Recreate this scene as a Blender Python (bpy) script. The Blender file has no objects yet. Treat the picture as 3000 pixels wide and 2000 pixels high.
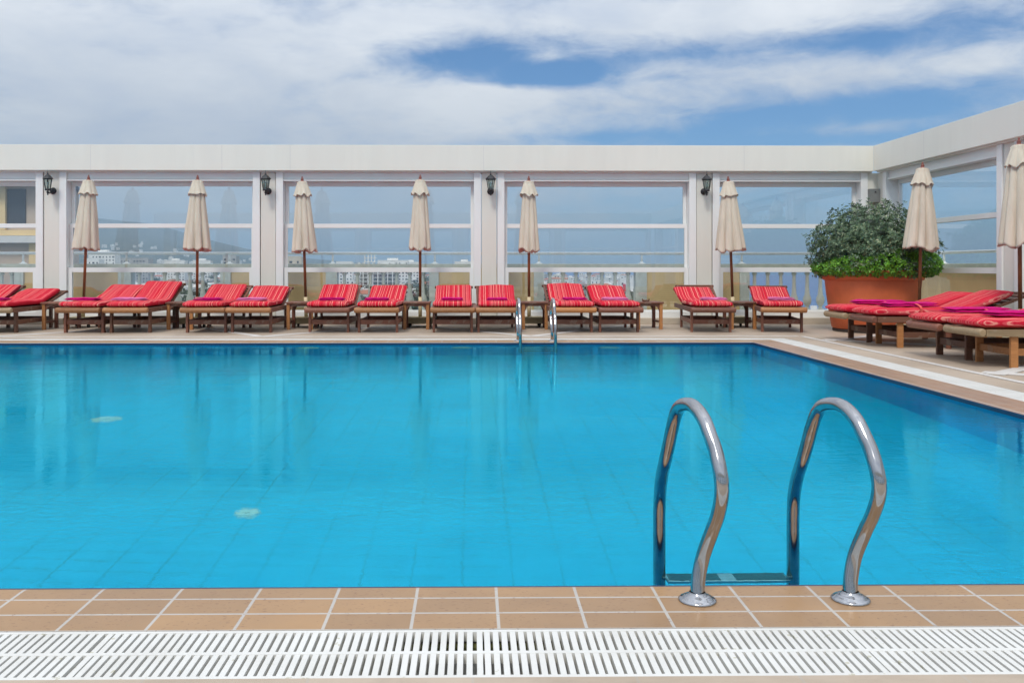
import bpy, bmesh, math, random
from mathutils import Vector, Matrix, noise as mn
random.seed(7)
R = math.radians
PI = math.pi
S = bpy.context.scene
COL = S.collection

# ------------------------------------------------------------------ camera
F = 2650.0                      # focal length in photo pixels (3000 wide)
YAW = 0.0132
cam_d = bpy.data.cameras.new('camera')
cam_d.sensor_width = 36.0
cam_d.lens = F / 3000 * 36
cam_d.shift_x = (1500 - 1420) / 3000
cam_d.shift_y = -(1000 - 783) / 3000
cam_d.clip_start = 0.05
cam_d.clip_end = 60000
cam = bpy.data.objects.new('camera', cam_d)
COL.objects.link(cam)
cam.location = (0, 0, 1.0)
cam.rotation_euler = (R(90), 0, -YAW)
S.camera = cam

# ------------------------------------------------------------------ render
S.render.engine = 'CYCLES'
S.cycles.use_denoising = True
S.cycles.max_bounces = 10
S.cycles.diffuse_bounces = 4
S.cycles.glossy_bounces = 5
S.cycles.transmission_bounces = 8
S.cycles.transparent_max_bounces = 12
S.cycles.volume_bounces = 0
S.cycles.caustics_refractive = True
S.cycles.caustics_reflective = False
S.cycles.sample_clamp_indirect = 6
S.view_settings.view_transform = 'Standard'
S.view_settings.look = 'None'
S.view_settings.exposure = 0.0
S.view_settings.gamma = 1.0
S.view_settings.use_curve_mapping = False


# ------------------------------------------------------------------ node helpers
class NT:
    def __init__(self, tree):
        self.t = tree
        self.n = tree.nodes
        self.l = tree.links

    def node(self, kind, **kw):
        nd = self.n.new(kind)
        for k, v in kw.items():
            setattr(nd, k, v)
        return nd

    def link(self, a, b):
        self.l.new(a, b)

    def put(self, sock, v):
        if hasattr(v, 'is_linked') or isinstance(v, bpy.types.NodeSocket):
            self.l.new(v, sock)
        else:
            sock.default_value = v

    def math(self, op, a, b=0.0, c=None, clamp=False):
        nd = self.node('ShaderNodeMath', operation=op, use_clamp=clamp)
        self.put(nd.inputs[0], a)
        self.put(nd.inputs[1], b)
        if c is not None:
            self.put(nd.inputs[2], c)
        return nd.outputs[0]

    def vmul(self, v, s):
        nd = self.node('ShaderNodeVectorMath', operation='MULTIPLY')
        self.put(nd.inputs[0], v)
        nd.inputs[1].default_value = s
        return nd.outputs[0]

    def noise(self, vec, scale, detail=4, rough=0.5, dist=0.0):
        nd = self.node('ShaderNodeTexNoise')
        self.put(nd.inputs['Vector'], vec)
        nd.inputs['Scale'].default_value = scale
        nd.inputs['Detail'].default_value = detail
        nd.inputs['Roughness'].default_value = rough
        nd.inputs['Distortion'].default_value = dist
        return nd.outputs['Fac']

    def ramp(self, fac, stops, interp='LINEAR'):
        nd = self.node('ShaderNodeValToRGB')
        cr = nd.color_ramp
        cr.interpolation = interp
        while len(cr.elements) < len(stops):
            cr.elements.new(0.5)
        for e, (p, c) in zip(cr.elements, stops):
            e.position = p
            e.color = (*c, 1) if len(c) == 3 else c
        self.put(nd.inputs[0], fac)
        return nd.outputs[0]

    def mix(self, f, a, b, mode='MIX'):
        nd = self.node('ShaderNodeMix', data_type='RGBA', blend_type=mode)
        self.put(nd.inputs[0], f)
        for i, v in ((6, a), (7, b)):
            if isinstance(v, tuple):
                nd.inputs[i].default_value = (*v, 1) if len(v) == 3 else v
            else:
                self.link(v, nd.inputs[i])
        return nd.outputs[2]

    def bump(self, h, strength=0.3, dist=0.01):
        nd = self.node('ShaderNodeBump')
        nd.inputs['Strength'].default_value = strength
        nd.inputs['Distance'].default_value = dist
        self.link(h, nd.inputs['Height'])
        return nd.outputs[0]


# ------------------------------------------------------------------ sky
SUN_EL, SUN_AZ = R(52), R(200)      # azimuth measured clockwise from +Y
w = bpy.data.worlds.new('World')
S.world = w
w.use_nodes = True
t = NT(w.node_tree)
t.n.clear()
out = t.node('ShaderNodeOutputWorld')
sky = t.node('ShaderNodeTexSky', sky_type='NISHITA')
sky.sun_disc = False
sky.sun_elevation = SUN_EL
sky.sun_rotation = SUN_AZ
sky.altitude = 30
sky.air_density = 1.0
sky.dust_density = 0.6
sky.ozone_density = 3.0
tc = t.node('ShaderNodeTexCoord')
D = tc.outputs['Generated']
sep = t.node('ShaderNodeSeparateXYZ')
t.link(D, sep.inputs[0])
dx, dy, dz = sep.outputs
zc = t.math('MAXIMUM', dz, 0.0)
# cloud field: streaky noise on the direction
st = t.vmul(D, (1.0, 1.0, 2.7))
n1 = t.noise(st, 2.3, 7, 0.55, 0.35)
n2 = t.noise(st, 6.5, 6, 0.6, 0.3)
n3 = t.noise(st, 17, 6, 0.62, 0.4)
dens = t.math('ADD', t.math('ADD', t.math('ADD', -0.01, t.math('MULTIPLY', n1, 0.16)), t.math('MULTIPLY', n2, 0.40)), t.math('MULTIPLY', n3, 0.58))


def blob(u, v, su, sv):
    """soft elliptical lobe round the direction whose tangent coordinates are u, v"""
    L = math.sqrt(u * u + 1 + v * v)
    cx, cz = u / L, v / L
    a = t.math('DIVIDE', t.math('SUBTRACT', dx, cx), su)
    b = t.math('DIVIDE', t.math('SUBTRACT', dz, cz), sv)
    r2 = t.math('ADD', t.math('MULTIPLY', a, a), t.math('MULTIPLY', b, b))
    front = t.math('GREATER_THAN', dy, 0.0)
    return t.math('MULTIPLY', t.math('POWER', 2.718, t.math('MULTIPLY', r2, -1.0)), front)


def P(px, py):
    return (px - 1385) / F, (783 - py) / F


gaps = [(1430, 185, .10, .021, .43), (1650, 225, .070, .013, .26), (1220, 165, .05, .011, .20), (1640, 120, .10, .016, .12), (1300, 100, .08, .012, .08),
        (1850, 165, .09, .012, .12), (2120, 145, .10, .009, .12), (2420, 125, .07, .012, .14), (2780, 95, .08, .014, .22), (2980, 10, .10, .012, .18),
        (1570, 240, .05, .009, .16), (1950, 405, .14, .011, .30), (2500, 310, .14, .016, .25), (2250, 345, .07, .010, .14), (2450, 410, .12, .008, .2),
        (870, 50, .06, .010, .08), (2400, 300, .32, .07, .09), (2800, 620, .35, .06, .30), (2850, 300, .1, .03, .1)]
puffs = [(1530, 275, .070, .009, .22), (1430, 320, .10, .010, .08), (1610, 165, .026, .008, .20), (2050, 55, .18, .014, .26), (2330, 240, .16, .018, .05),
         (2700, 205, .13, .014, .14), (2800, 30, .05, .01, .08), (2550, 375, .10, .008, .10), (1900, 300, .08, .010, .08), (500, 250, .32, .09, .16),
         (1250, 290, .10, .014, .14), (500, 640, .33, .045, .22), (1200, 620, .12, .04, .12), (1250, 50, .15, .012, .06)]
for px, py, su, sv, k in gaps:
    u, v = P(px, py)
    dens = t.math('SUBTRACT', dens, t.math('MULTIPLY', blob(u, v, su, sv), k))
for px, py, su, sv, k in puffs:
    u, v = P(px, py)
    dens = t.math('ADD', dens, t.math('MULTIPLY', blob(u, v, su, sv), k))
cover = t.node('ShaderNodeMapRange', interpolation_type='SMOOTHSTEP')
t.put(cover.inputs[0], dens)
cover.inputs[1].default_value = 0.18
cover.inputs[2].default_value = 0.70
cv = cover.outputs[0]
shade = t.noise(st, 3.1, 5, 0.55, 0.4)
shade2 = t.math('ADD', t.math('MULTIPLY', shade, 0.6), t.math('MULTIPLY', n2, 0.4))
ccol = t.ramp(shade2, [(0.36, (0.47, 0.525, 0.625)), (0.50, (0.585, 0.62, 0.675)), (0.64, (0.72, 0.74, 0.765))])
lift = t.math('ADD', 0.80, t.math('MULTIPLY', zc, 2.0))      # overcast sky is brighter overhead
bg1 = t.node('ShaderNodeBackground')
t.link(t.mix(1.0, sky.outputs[0], (0.42, 0.82, 1.18), 'MULTIPLY'), bg1.inputs[0])
bg1.inputs[1].default_value = 0.084
bg2 = t.node('ShaderNodeBackground')
t.link(ccol, bg2.inputs[0])
t.link(lift, bg2.inputs[1])
mx = t.node('ShaderNodeMixShader')
t.link(cv, mx.inputs[0])
t.link(bg1.outputs[0], mx.inputs[1])
t.link(bg2.outputs[0], mx.inputs[2])
t.link(mx.outputs[0], out.inputs[0])

sun_d = bpy.data.lights.new('sun', 'SUN')
sun_d.energy = 1.9
sun_d.angle = R(14)
sun_d.color = (1.0, 0.95, 0.88)
sun = bpy.data.objects.new('sun', sun_d)
COL.objects.link(sun)
sd = Vector((math.sin(SUN_AZ) * math.cos(SUN_EL), math.cos(SUN_AZ) * math.cos(SUN_EL), math.sin(SUN_EL)))
sun.rotation_euler = sd.to_track_quat('Z', 'Y').to_euler()
sun.location = (0, -10, 30)


# ------------------------------------------------------------------ materials
MAT = {}


def new_mat(name):
    m = bpy.data.materials.new(name)
    m.use_nodes = True
    tt = NT(m.node_tree)
    b = tt.n['Principled BSDF']
    MAT[name] = m
    return m, tt, b


def plain(name, col, rough=0.6, metal=0.0, var=0.08, scale=8.0, bump=0.0, spec=0.5, bscale=60):
    m, tt, b = new_mat(name)
    co = tt.node('ShaderNodeTexCoord').outputs['Object']
    n = tt.noise(co, scale, 5, 0.6)
    lo = tuple(c * (1 - var * 1.6) for c in col)
    hi = tuple(min(1, c * (1 + var)) for c in col)
    tt.link(tt.ramp(n, [(0.3, lo), (0.7, hi)]), b.inputs['Base Color'])
    b.inputs['Roughness'].default_value = rough
    b.inputs['Metallic'].default_value = metal
    b.inputs['Specular IOR Level'].default_value = spec
    if bump:
        tt.link(tt.bump(tt.noise(co, bscale, 3, 0.6), bump, 0.004), b.inputs['Normal'])
    return m


def wood(name, c1, c2, rough=0.55):
    m, tt, b = new_mat(name)
    tcn = tt.node('ShaderNodeTexCoord')
    g = tt.node('ShaderNodeNewGeometry')
    rnd = tt.node('ShaderNodeObjectInfo').outputs['Random']
    v = tt.vmul(tcn.outputs['Object'], (26, 3.5, 26))
    add = tt.node('ShaderNodeVectorMath', operation='ADD')
    tt.link(v, add.inputs[0])
    cb = tt.node('ShaderNodeCombineXYZ')
    tt.link(tt.math('MULTIPLY', rnd, 40), cb.inputs[0])
    tt.link(cb.outputs[0], add.inputs[1])
    n = tt.noise(add.outputs[0], 1.0, 6, 0.65, 1.2)
    c = tt.ramp(n, [(0.25, c1), (0.5, tuple((a + b_) / 2 for a, b_ in zip(c1, c2))), (0.78, c2)])
    hsv = tt.node('ShaderNodeHueSaturation')
    tt.link(c, hsv.inputs['Color'])
    tt.link(tt.math('ADD', 0.75, tt.math('MULTIPLY', rnd, 0.5)), hsv.inputs['Value'])
    big = tt.noise(tcn.outputs['Object'], 5, 4, 0.6)
    tt.link(tt.mix(tt.math('MULTIPLY', tt.math('GREATER_THAN', big, 0.62), 0.35), hsv.outputs[0], (0.30, 0.25, 0.19)), b.inputs['Base Color'])
    b.inputs['Roughness'].default_value = rough
    tt.link(tt.bump(n, 0.25, 0.002), b.inputs['Normal'])
    return m


wood('roll_wood', (0.25, 0.10, 0.035), (0.42, 0.20, 0.08))
wood('pale_wood', (0.22, 0.15, 0.08), (0.38, 0.27, 0.155))
wood('red_wood', (0.13, 0.045, 0.028), (0.24, 0.095, 0.055))
wood('dark_wood', (0.09, 0.035, 0.022), (0.19, 0.085, 0.045))
wood('orange_wood', (0.30, 0.115, 0.035), (0.46, 0.21, 0.07))
wood('pole_wood', (0.16, 0.055, 0.022), (0.32, 0.13, 0.05), 0.4)
plain('finial_wood', (0.22, 0.06, 0.04), 0.4)
plain('sleeve', (0.62, 0.50, 0.30), 0.6)
plain('base_concrete', (0.40, 0.34, 0.20), 0.8, bump=0.2)
plain('black', (0.02, 0.022, 0.025), 0.45)
plain('black_rubber', (0.015, 0.015, 0.015), 0.7)
plain('white_frame', (0.83, 0.835, 0.805), 0.35, var=0.02, scale=1.5)
plain('grey_box', (0.20, 0.21, 0.20), 0.5)
plain('rail_stone', (0.60, 0.61, 0.52), 0.75, var=0.10, scale=6, bump=0.15)
plain('baluster_stone', (0.66, 0.69, 0.62), 0.75, var=0.10, scale=6)
plain('ochre', (0.80, 0.58, 0.29), 0.85, var=0.06, scale=2.0, bump=0.1)
plain('pipe_white', (0.86, 0.87, 0.85), 0.4, var=0.03)
plain('towel', (0.56, 0.010, 0.17), 0.95, var=0.12, scale=25, bump=0.8, spec=0.1, bscale=400)
plain('towel_pale', (0.70, 0.20, 0.42), 0.95, var=0.12, scale=25, bump=0.8, spec=0.1, bscale=400)
plain('terracotta', (0.62, 0.135, 0.045), 0.6, var=0.10, scale=3, bump=0.1)
plain('saucer', (0.05, 0.035, 0.03), 0.7)
plain('strap_red', (0.75, 0.10, 0.09), 0.9)
plain('plastic_white', (0.68, 0.67, 0.63), 0.45, var=0.04, scale=3)
m, tt, b = new_mat('grate_plastic')
co = tt.node('ShaderNodeTexCoord').outputs['Object']
c = tt.ramp(tt.noise(co, 4, 5, 0.6), [(0.3, (0.62, 0.605, 0.56)), (0.6, (0.70, 0.69, 0.65))])
dirt = tt.math('MULTIPLY', tt.math('GREATER_THAN', tt.noise(co, 26, 3, 0.6), 0.66), tt.math('GREATER_THAN', tt.noise(co, 1.7, 2), 0.52))
c = tt.mix(tt.math('MULTIPLY', dirt, 0.5), c, (0.34, 0.30, 0.13))
tt.link(c, b.inputs['Base Color'])
b.inputs['Roughness'].default_value = 0.5
plain('channel', (0.62, 0.61, 0.57), 0.8, var=0.2, scale=3)
plain('waterline', (0.008, 0.035, 0.09), 0.4)
plain('algae', (0.14, 0.14, 0.04), 0.9, var=0.4, scale=10)
plain('tread_pad', (0.015, 0.02, 0.025), 0.6)
plain('pearl', (0.72, 0.80, 0.74), 0.4, var=0.1, scale=60)
plain('lamp_ring', (0.65, 0.72, 0.66), 0.3)
plain('soil', (0.05, 0.035, 0.02), 0.95)
plain('bark', (0.09, 0.06, 0.04), 0.9)
plain('city_white', (0.80, 0.78, 0.74), 0.8, var=0.06, scale=0.2)
plain('city_cream', (0.62, 0.53, 0.42), 0.8, var=0.08, scale=0.2)
plain('city_grey', (0.40, 0.39, 0.38), 0.85, var=0.10, scale=0.2)
plain('city_red', (0.42, 0.16, 0.10), 0.85, var=0.15, scale=0.4)
plain('city_window', (0.045, 0.05, 0.06), 0.3, var=0.3, scale=0.5)
plain('sign_red', (0.65, 0.02, 0.04), 0.6)
plain('beige_wall', (0.55, 0.43, 0.33), 0.85, var=0.06, scale=1.0)
plain('cornice', (0.66, 0.64, 0.60), 0.7, var=0.04)

# painted plaster of beam and columns with faint streaks
for nm, col in (('beam_paint', (0.81, 0.79, 0.705)), ('column_paint', (0.76, 0.75, 0.675))):
    m, tt, b = new_mat(nm)
    co = tt.node('ShaderNodeTexCoord').outputs['Object']
    n = tt.noise(tt.vmul(co, (2.2, 2.2, 0.5)), 1.3, 5, 0.6)
    n2 = tt.noise(co, 0.5, 3, 0.5)
    n = tt.math('ADD', tt.math('MULTIPLY', n, 0.6), tt.math('MULTIPLY', tt.noise(tt.vmul(co, (9, 9, 0.6)), 1.0, 4, 0.6), 0.4))
    c = tt.ramp(n, [(0.34, tuple(v * 0.95 for v in col)), (0.60, col)])
    c = tt.mix(tt.math('MULTIPLY', n2, 0.18), c, (0.80, 0.74, 0.62), 'MULTIPLY')
    tt.link(c, b.inputs['Base Color'])
    b.inputs['Roughness'].default_value = 0.6
    tt.link(tt.bump(tt.noise(co, 90, 2), 0.06, 0.003), b.inputs['Normal'])

# striped cushion fabric: stripes run along the cushion's length
m, tt, b = new_mat('stripes')
tcn = tt.node('ShaderNodeTexCoord')
sp = tt.node('ShaderNodeSeparateXYZ')
tt.link(tcn.outputs['Object'], sp.inputs[0])
rnd = tt.node('ShaderNodeObjectInfo').outputs['Random']
wob = tt.math('MULTIPLY', tt.math('SUBTRACT', tt.noise(tt.vmul(tcn.outputs['Object'], (1, 5, 5)), 2, 2), 0.5), 0.012)
xx = tt.math('ADD', tt.math('ADD', sp.outputs[0], wob), tt.math('MULTIPLY', rnd, 3.0))
cb = tt.node('ShaderNodeCombineXYZ')
tt.link(xx, cb.inputs[0])
f1 = tt.noise(cb.outputs[0], 58, 2, 0.6)
f2 = tt.noise(cb.outputs[0], 15, 1, 0.5)
c1 = tt.ramp(f1, [(0.0, (0.44, 0.006, 0.020)), (0.40, (0.56, 0.012, 0.034)), (0.51, (0.66, 0.07, 0.09)), (0.56, (0.78, 0.28, 0.23)), (0.63, (0.80, 0.46, 0.32))], 'CONSTANT')
c2 = tt.ramp(f1, [(0.0, (0.24, 0.008, 0.03)), (0.43, (0.60, 0.008, 0.028)), (0.56, (0.78, 0.28, 0.24))], 'CONSTANT')
c = tt.mix(tt.math('GREATER_THAN', f2, 0.47), c2, c1)
tt.link(c, b.inputs['Base Color'])
b.inputs['Roughness'].default_value = 0.85
b.inputs['Specular IOR Level'].default_value = 0.2
tt.link(tt.bump(tt.noise(tcn.outputs['Object'], 14, 4, 0.6), 0.5, 0.012), b.inputs['Normal'])

# umbrella canvas
m, tt, b = new_mat('canvas')
co = tt.node('ShaderNodeTexCoord').outputs['Object']
n = tt.noise(tt.vmul(co, (6, 6, 1.2)), 1.6, 5, 0.6)
tt.link(tt.ramp(n, [(0.3, (0.56, 0.49, 0.385)), (0.65, (0.69, 0.61, 0.49))]), b.inputs['Base Color'])
b.inputs['Roughness'].default_value = 0.9
b.inputs['Specular IOR Level'].default_value = 0.15
tt.link(tt.bump(tt.noise(tt.vmul(co, (20, 20, 3)), 1.0, 4, 0.6), 0.35, 0.012), b.inputs['Normal'])

# window glass, lamp glass
def glass(name, tint, ior):
    m, tt, b = new_mat(name)
    o = tt.n['Material Output']
    tr = tt.node('ShaderNodeBsdfTransparent')
    tr.inputs[0].default_value = (*tint, 1)
    gl = tt.node('ShaderNodeBsdfGlossy')
    gl.inputs['Roughness'].default_value = 0.0
    gl.inputs['Color'].default_value = (0.95, 0.97, 1.0, 1)
    # Schlick reflectance of each face, the same from both sides
    ge = tt.node('ShaderNodeNewGeometry')
    dt = tt.node('ShaderNodeVectorMath', operation='DOT_PRODUCT')
    tt.link(ge.outputs['Incoming'], dt.inputs[0])
    tt.link(ge.outputs['Normal'], dt.inputs[1])
    f0 = ((ior - 1) / (ior + 1)) ** 2
    cosv = tt.math('ABSOLUTE', dt.outputs['Value'])
    fac = tt.math('ADD', f0, tt.math('MULTIPLY', tt.math('POWER', tt.math('SUBTRACT', 1.0, cosv, clamp=True), 5.0), 1 - f0))
    mxs = tt.node('ShaderNodeMixShader')
    tt.link(fac, mxs.inputs[0])
    tt.link(tr.outputs[0], mxs.inputs[1])
    tt.link(gl.outputs[0], mxs.inputs[2])
    tt.link(mxs.outputs[0], o.inputs[0])
    tt.n.remove(b)
    return m


glass('window_glass', (0.96, 0.98, 0.98), 1.80)
glass('lamp_glass', (0.70, 0.76, 0.75), 1.5)

# polished steel
m, tt, b = new_mat('steel')
co = tt.node('ShaderNodeTexCoord').outputs['Object']
b.inputs['Metallic'].default_value = 1.0
tt.link(tt.ramp(tt.noise(co, 9, 5, 0.6), [(0.3, (0.34, 0.335, 0.335)), (0.7, (0.48, 0.48, 0.49))]), b.inputs['Base Color'])
tt.link(tt.math('ADD', 0.05, tt.math('MULTIPLY', tt.noise(tt.vmul(co, (30, 8, 8)), 3, 4, 0.7), 0.12)), b.inputs['Roughness'])

# deck stone
m, tt, b = new_mat('deck_stone')
co = tt.node('ShaderNodeTexCoord').outputs['Object']
br = tt.node('ShaderNodeTexBrick', offset=0.0, squash=1.0)
tt.link(co, br.inputs['Vector'])
br.inputs['Scale'].default_value = 1.0
br.inputs['Brick Width'].default_value = 0.40
br.inputs['Row Height'].default_value = 0.40
br.inputs['Mortar Size'].default_value = 0.004
br.inputs['Mortar Smooth'].default_value = 0.3
br.inputs['Color1'].default_value = (0.42, 0.325, 0.235, 1)
br.inputs['Color2'].default_value = (0.50, 0.395, 0.295, 1)
br.inputs['Mortar'].default_value = (0.44, 0.38, 0.32, 1)
n = tt.noise(tt.vmul(co, (1.0, 3.5, 1)), 3.5, 6, 0.65, 0.6)
c = tt.mix(0.55, br.outputs['Color'], tt.ramp(n, [(0.28, (0.52, 0.45, 0.38)), (0.5, (0.85, 0.80, 0.74)), (0.72, (1.0, 0.98, 0.94))]), 'MULTIPLY')
c = tt.mix(0.30, c, (0.56, 0.49, 0.41))
c = tt.mix(0.8, c, tt.ramp(tt.noise(co, 0.9, 6, 0.65), [(0.38, (0.80, 0.78, 0.75)), (0.56, (1.0, 1.0, 1.0))]), 'MULTIPLY')
tt.link(c, b.inputs['Base Color'])
b.inputs['Roughness'].default_value = 0.55
tt.link(tt.bump(br.outputs['Fac'], -0.3, 0.003), b.inputs['Normal'])
plain('inlay', (0.62, 0.59, 0.55), 0.55, var=0.08, scale=4)
plain('kerb_stone', (0.55, 0.48, 0.38), 0.7, var=0.1, scale=2)

# coping tiles
def tile_mat(name, ca, cb_, grout, bw, bh, off, mortar=0.006, rough=0.35, specks=True, bumpd=0.002, swap=False):
    m, tt, b = new_mat(name)
    co = tt.node('ShaderNodeTexCoord').outputs['Object']
    mp = tt.node('ShaderNodeMapping')
    tt.link(co, mp.inputs[0])
    mp.inputs['Location'].default_value = off
    if swap:
        mp.inputs['Rotation'].default_value = (0, 0, PI / 2)
    br = tt.node('ShaderNodeTexBrick', offset=0.0, squash=1.0)
    tt.link(mp.outputs[0], br.inputs['Vector'])
    br.inputs['Scale'].default_value = 1.0
    br.inputs['Brick Width'].default_value = bw
    br.inputs['Row Height'].default_value = bh
    br.inputs['Mortar Size'].default_value = mortar
    br.inputs['Mortar Smooth'].default_value = 0.1
    br.inputs['Color1'].default_value = (*ca, 1)
    br.inputs['Color2'].default_value = (*cb_, 1)
    br.inputs['Mortar'].default_value = (*grout, 1)
    c = br.outputs['Color']
    n = tt.noise(co, 6, 5, 0.6)
    c = tt.mix(0.6, c, tt.ramp(n, [(0.3, (0.82, 0.80, 0.80)), (0.7, (1.0, 1.0, 1.0))]), 'MULTIPLY')
    if specks:
        sp_ = tt.noise(tt.vmul(co, (60, 110, 60)), 1.0, 3, 0.6)
        patch = tt.noise(co, 5, 2, 0.5)
        k = tt.math('MULTIPLY', tt.math('GREATER_THAN', sp_, 0.62), tt.math('GREATER_THAN', patch, 0.44))
        c = tt.mix(tt.math('MULTIPLY', k, 0.6), c, (0.20, 0.09, 0.04))
        c = tt.mix(0.7, c, tt.ramp(tt.noise(co, 1.6, 4, 0.6), [(0.35, (0.84, 0.86, 0.92)), (0.65, (1.0, 1.0, 1.0))]), 'MULTIPLY')
    if name == 'pool_tile':
        brk = tt.ramp(tt.noise(co, 1.1, 4, 0.6), [(0.38, (0.3, 0.3, 0.3)), (0.58, (1, 1, 1))])
        c = tt.mix(brk, (0.0, 0.57, 0.89), c)
        c = tt.mix(0.5, c, tt.ramp(tt.noise(co, 0.35, 3, 0.5), [(0.3, (0.9, 0.90, 0.93)), (0.7, (1, 1, 1))]), 'MULTIPLY')
    tt.link(c, b.inputs['Base Color'])
    b.inputs['Roughness'].default_value = rough
    tt.link(tt.bump(br.outputs['Fac'], -0.6, bumpd), b.inputs['Normal'])
    return m, tt, b


CA, CB, GR = (0.36, 0.212, 0.098), (0.45, 0.258, 0.110), (0.52, 0.48, 0.42)
tile_mat('coping_tile', CA, CB, GR, 0.244, 0.1185, (-0.0755 + 0.003, -2.5035, 0), mortar=0.0048)
tile_mat('coping_tile_side', (0.34, 0.20, 0.12), (0.42, 0.25, 0.15), (0.42, 0.34, 0.27), 0.244, 0.1185, (0, 0.01, 0), swap=True)
m, tt, b = tile_mat('pool_tile', (0.0, 0.56, 0.88), (0.0, 0.59, 0.91), (0.0, 0.40, 0.62), 0.24, 0.12, (0.05, 0.02, 0), mortar=0.005, rough=0.4, specks=False)
tile_mat('pool_wall_tile', (0.0, 0.54, 0.95), (0.0, 0.57, 0.96), (0.0, 0.43, 0.80), 0.12, 0.24, (0, 0, 0), mortar=0.004, rough=0.4, specks=False)

# pool water
m, tt, b = new_mat('water')
o = tt.n['Material Output']
co = tt.node('ShaderNodeTexCoord').outputs['Object']
g = tt.node('ShaderNodeBsdfRefraction')
g.inputs['IOR'].default_value = 1.333
g.inputs['Roughness'].default_value = 0.0
g.inputs['Color'].default_value = (0.70, 1.0, 1.0, 1)
gr = tt.node('ShaderNodeBsdfGlossy')
gr.inputs['Roughness'].default_value = 0.0
gr.inputs['Color'].default_value = (0.17, 0.88, 1.0, 1)
frs = tt.node('ShaderNodeFresnel')
frs.inputs['IOR'].default_value = 1.333
wm = tt.node('ShaderNodeMixShader')
a1 = tt.noise(tt.vmul(co, (1.0, 1.7, 1)), 2.2, 3, 0.5, 0.3)
a2 = tt.noise(tt.vmul(co, (1.0, 2.0, 1)), 15, 3, 0.55, 0.4)
calm = tt.ramp(tt.noise(tt.vmul(co, (0.35, 1.0, 1)), 0.7, 2, 0.5), [(0.38, (0.25, 0.25, 0.25)), (0.62, (1, 1, 1))])
h = tt.math('ADD', tt.math('MULTIPLY', a1, 0.32), tt.math('MULTIPLY', tt.math('MULTIPLY', a2, calm), 0.34))
nb_ = tt.bump(h, 0.10, 0.05)
for q in (g, gr, frs):
    tt.link(nb_, q.inputs['Normal'])
tt.link(tt.math('MULTIPLY', frs.outputs[0], 1.0), wm.inputs[0])
tt.link(g.outputs[0], wm.inputs[1])
tt.link(gr.outputs[0], wm.inputs[2])
tt.link(wm.outputs[0], o.inputs[0])
tt.n.remove(b)

# sea and land
m, tt, b = new_mat('sea')
co = tt.node('ShaderNodeTexCoord').outputs['Object']
b.inputs['Base Color'].default_value = (0.012, 0.10, 0.27, 1)
tt.link(tt.ramp(tt.noise(tt.vmul(co, (.004, .012, .01)), 1.0, 5, 0.6), [(0.3, (0.008, 0.085, 0.25)), (0.7, (0.018, 0.13, 0.31))]), b.inputs['Base Color'])
b.inputs['Roughness'].default_value = 0.35
tt.link(tt.bump(tt.noise(co, 0.15, 4), 1.0, 1.2), b.inputs['Normal'])
m, tt, b = new_mat('land')
co = tt.node('ShaderNodeTexCoord').outputs['Object']
tt.link(tt.ramp(tt.noise(co, 0.012, 8, 0.7), [(0.35, (0.022, 0.042, 0.040)), (0.5, (0.045, 0.062, 0.050)), (0.62, (0.11, 0.11, 0.09)), (0.75, (0.045, 0.065, 0.05))]), b.inputs['Base Color'])
b.inputs['Roughness'].default_value = 0.9
m, tt, b = new_mat('mountain')
co = tt.node('ShaderNodeTexCoord').outputs['Object']
tt.link(tt.ramp(tt.noise(co, 0.002, 8, 0.7), [(0.35, (0.05, 0.075, 0.05)), (0.6, (0.10, 0.12, 0.08)), (0.75, (0.17, 0.16, 0.12))]), b.inputs['Base Color'])
b.inputs['Roughness'].default_value = 0.95


def leaf_mat(name, stops):
    m, tt, b = new_mat(name)
    g_ = tt.node('ShaderNodeNewGeometry')
    tt.link(tt.ramp(g_.outputs['Random Per Island'], stops), b.inputs['Base Color'])
    b.inputs['Roughness'].default_value = 0.45
    b.inputs['Subsurface Weight'].default_value = 0.0
    return m


leaf_mat('grey_leaf', [(0.0, (0.035, 0.075, 0.035)), (0.5, (0.07, 0.13, 0.065)), (0.85, (0.12, 0.19, 0.085)), (0.96, (0.20, 0.26, 0.13)), (1.0, (0.38, 0.41, 0.25))])
leaf_mat('green_leaf', [(0.0, (0.04, 0.13, 0.008)), (0.5, (0.10, 0.29, 0.014)), (1.0, (0.20, 0.44, 0.025))])
leaf_mat('tree_leaf', [(0.0, (0.02, 0.045, 0.018)), (0.6, (0.045, 0.075, 0.03)), (1.0, (0.09, 0.12, 0.04))])


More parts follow.
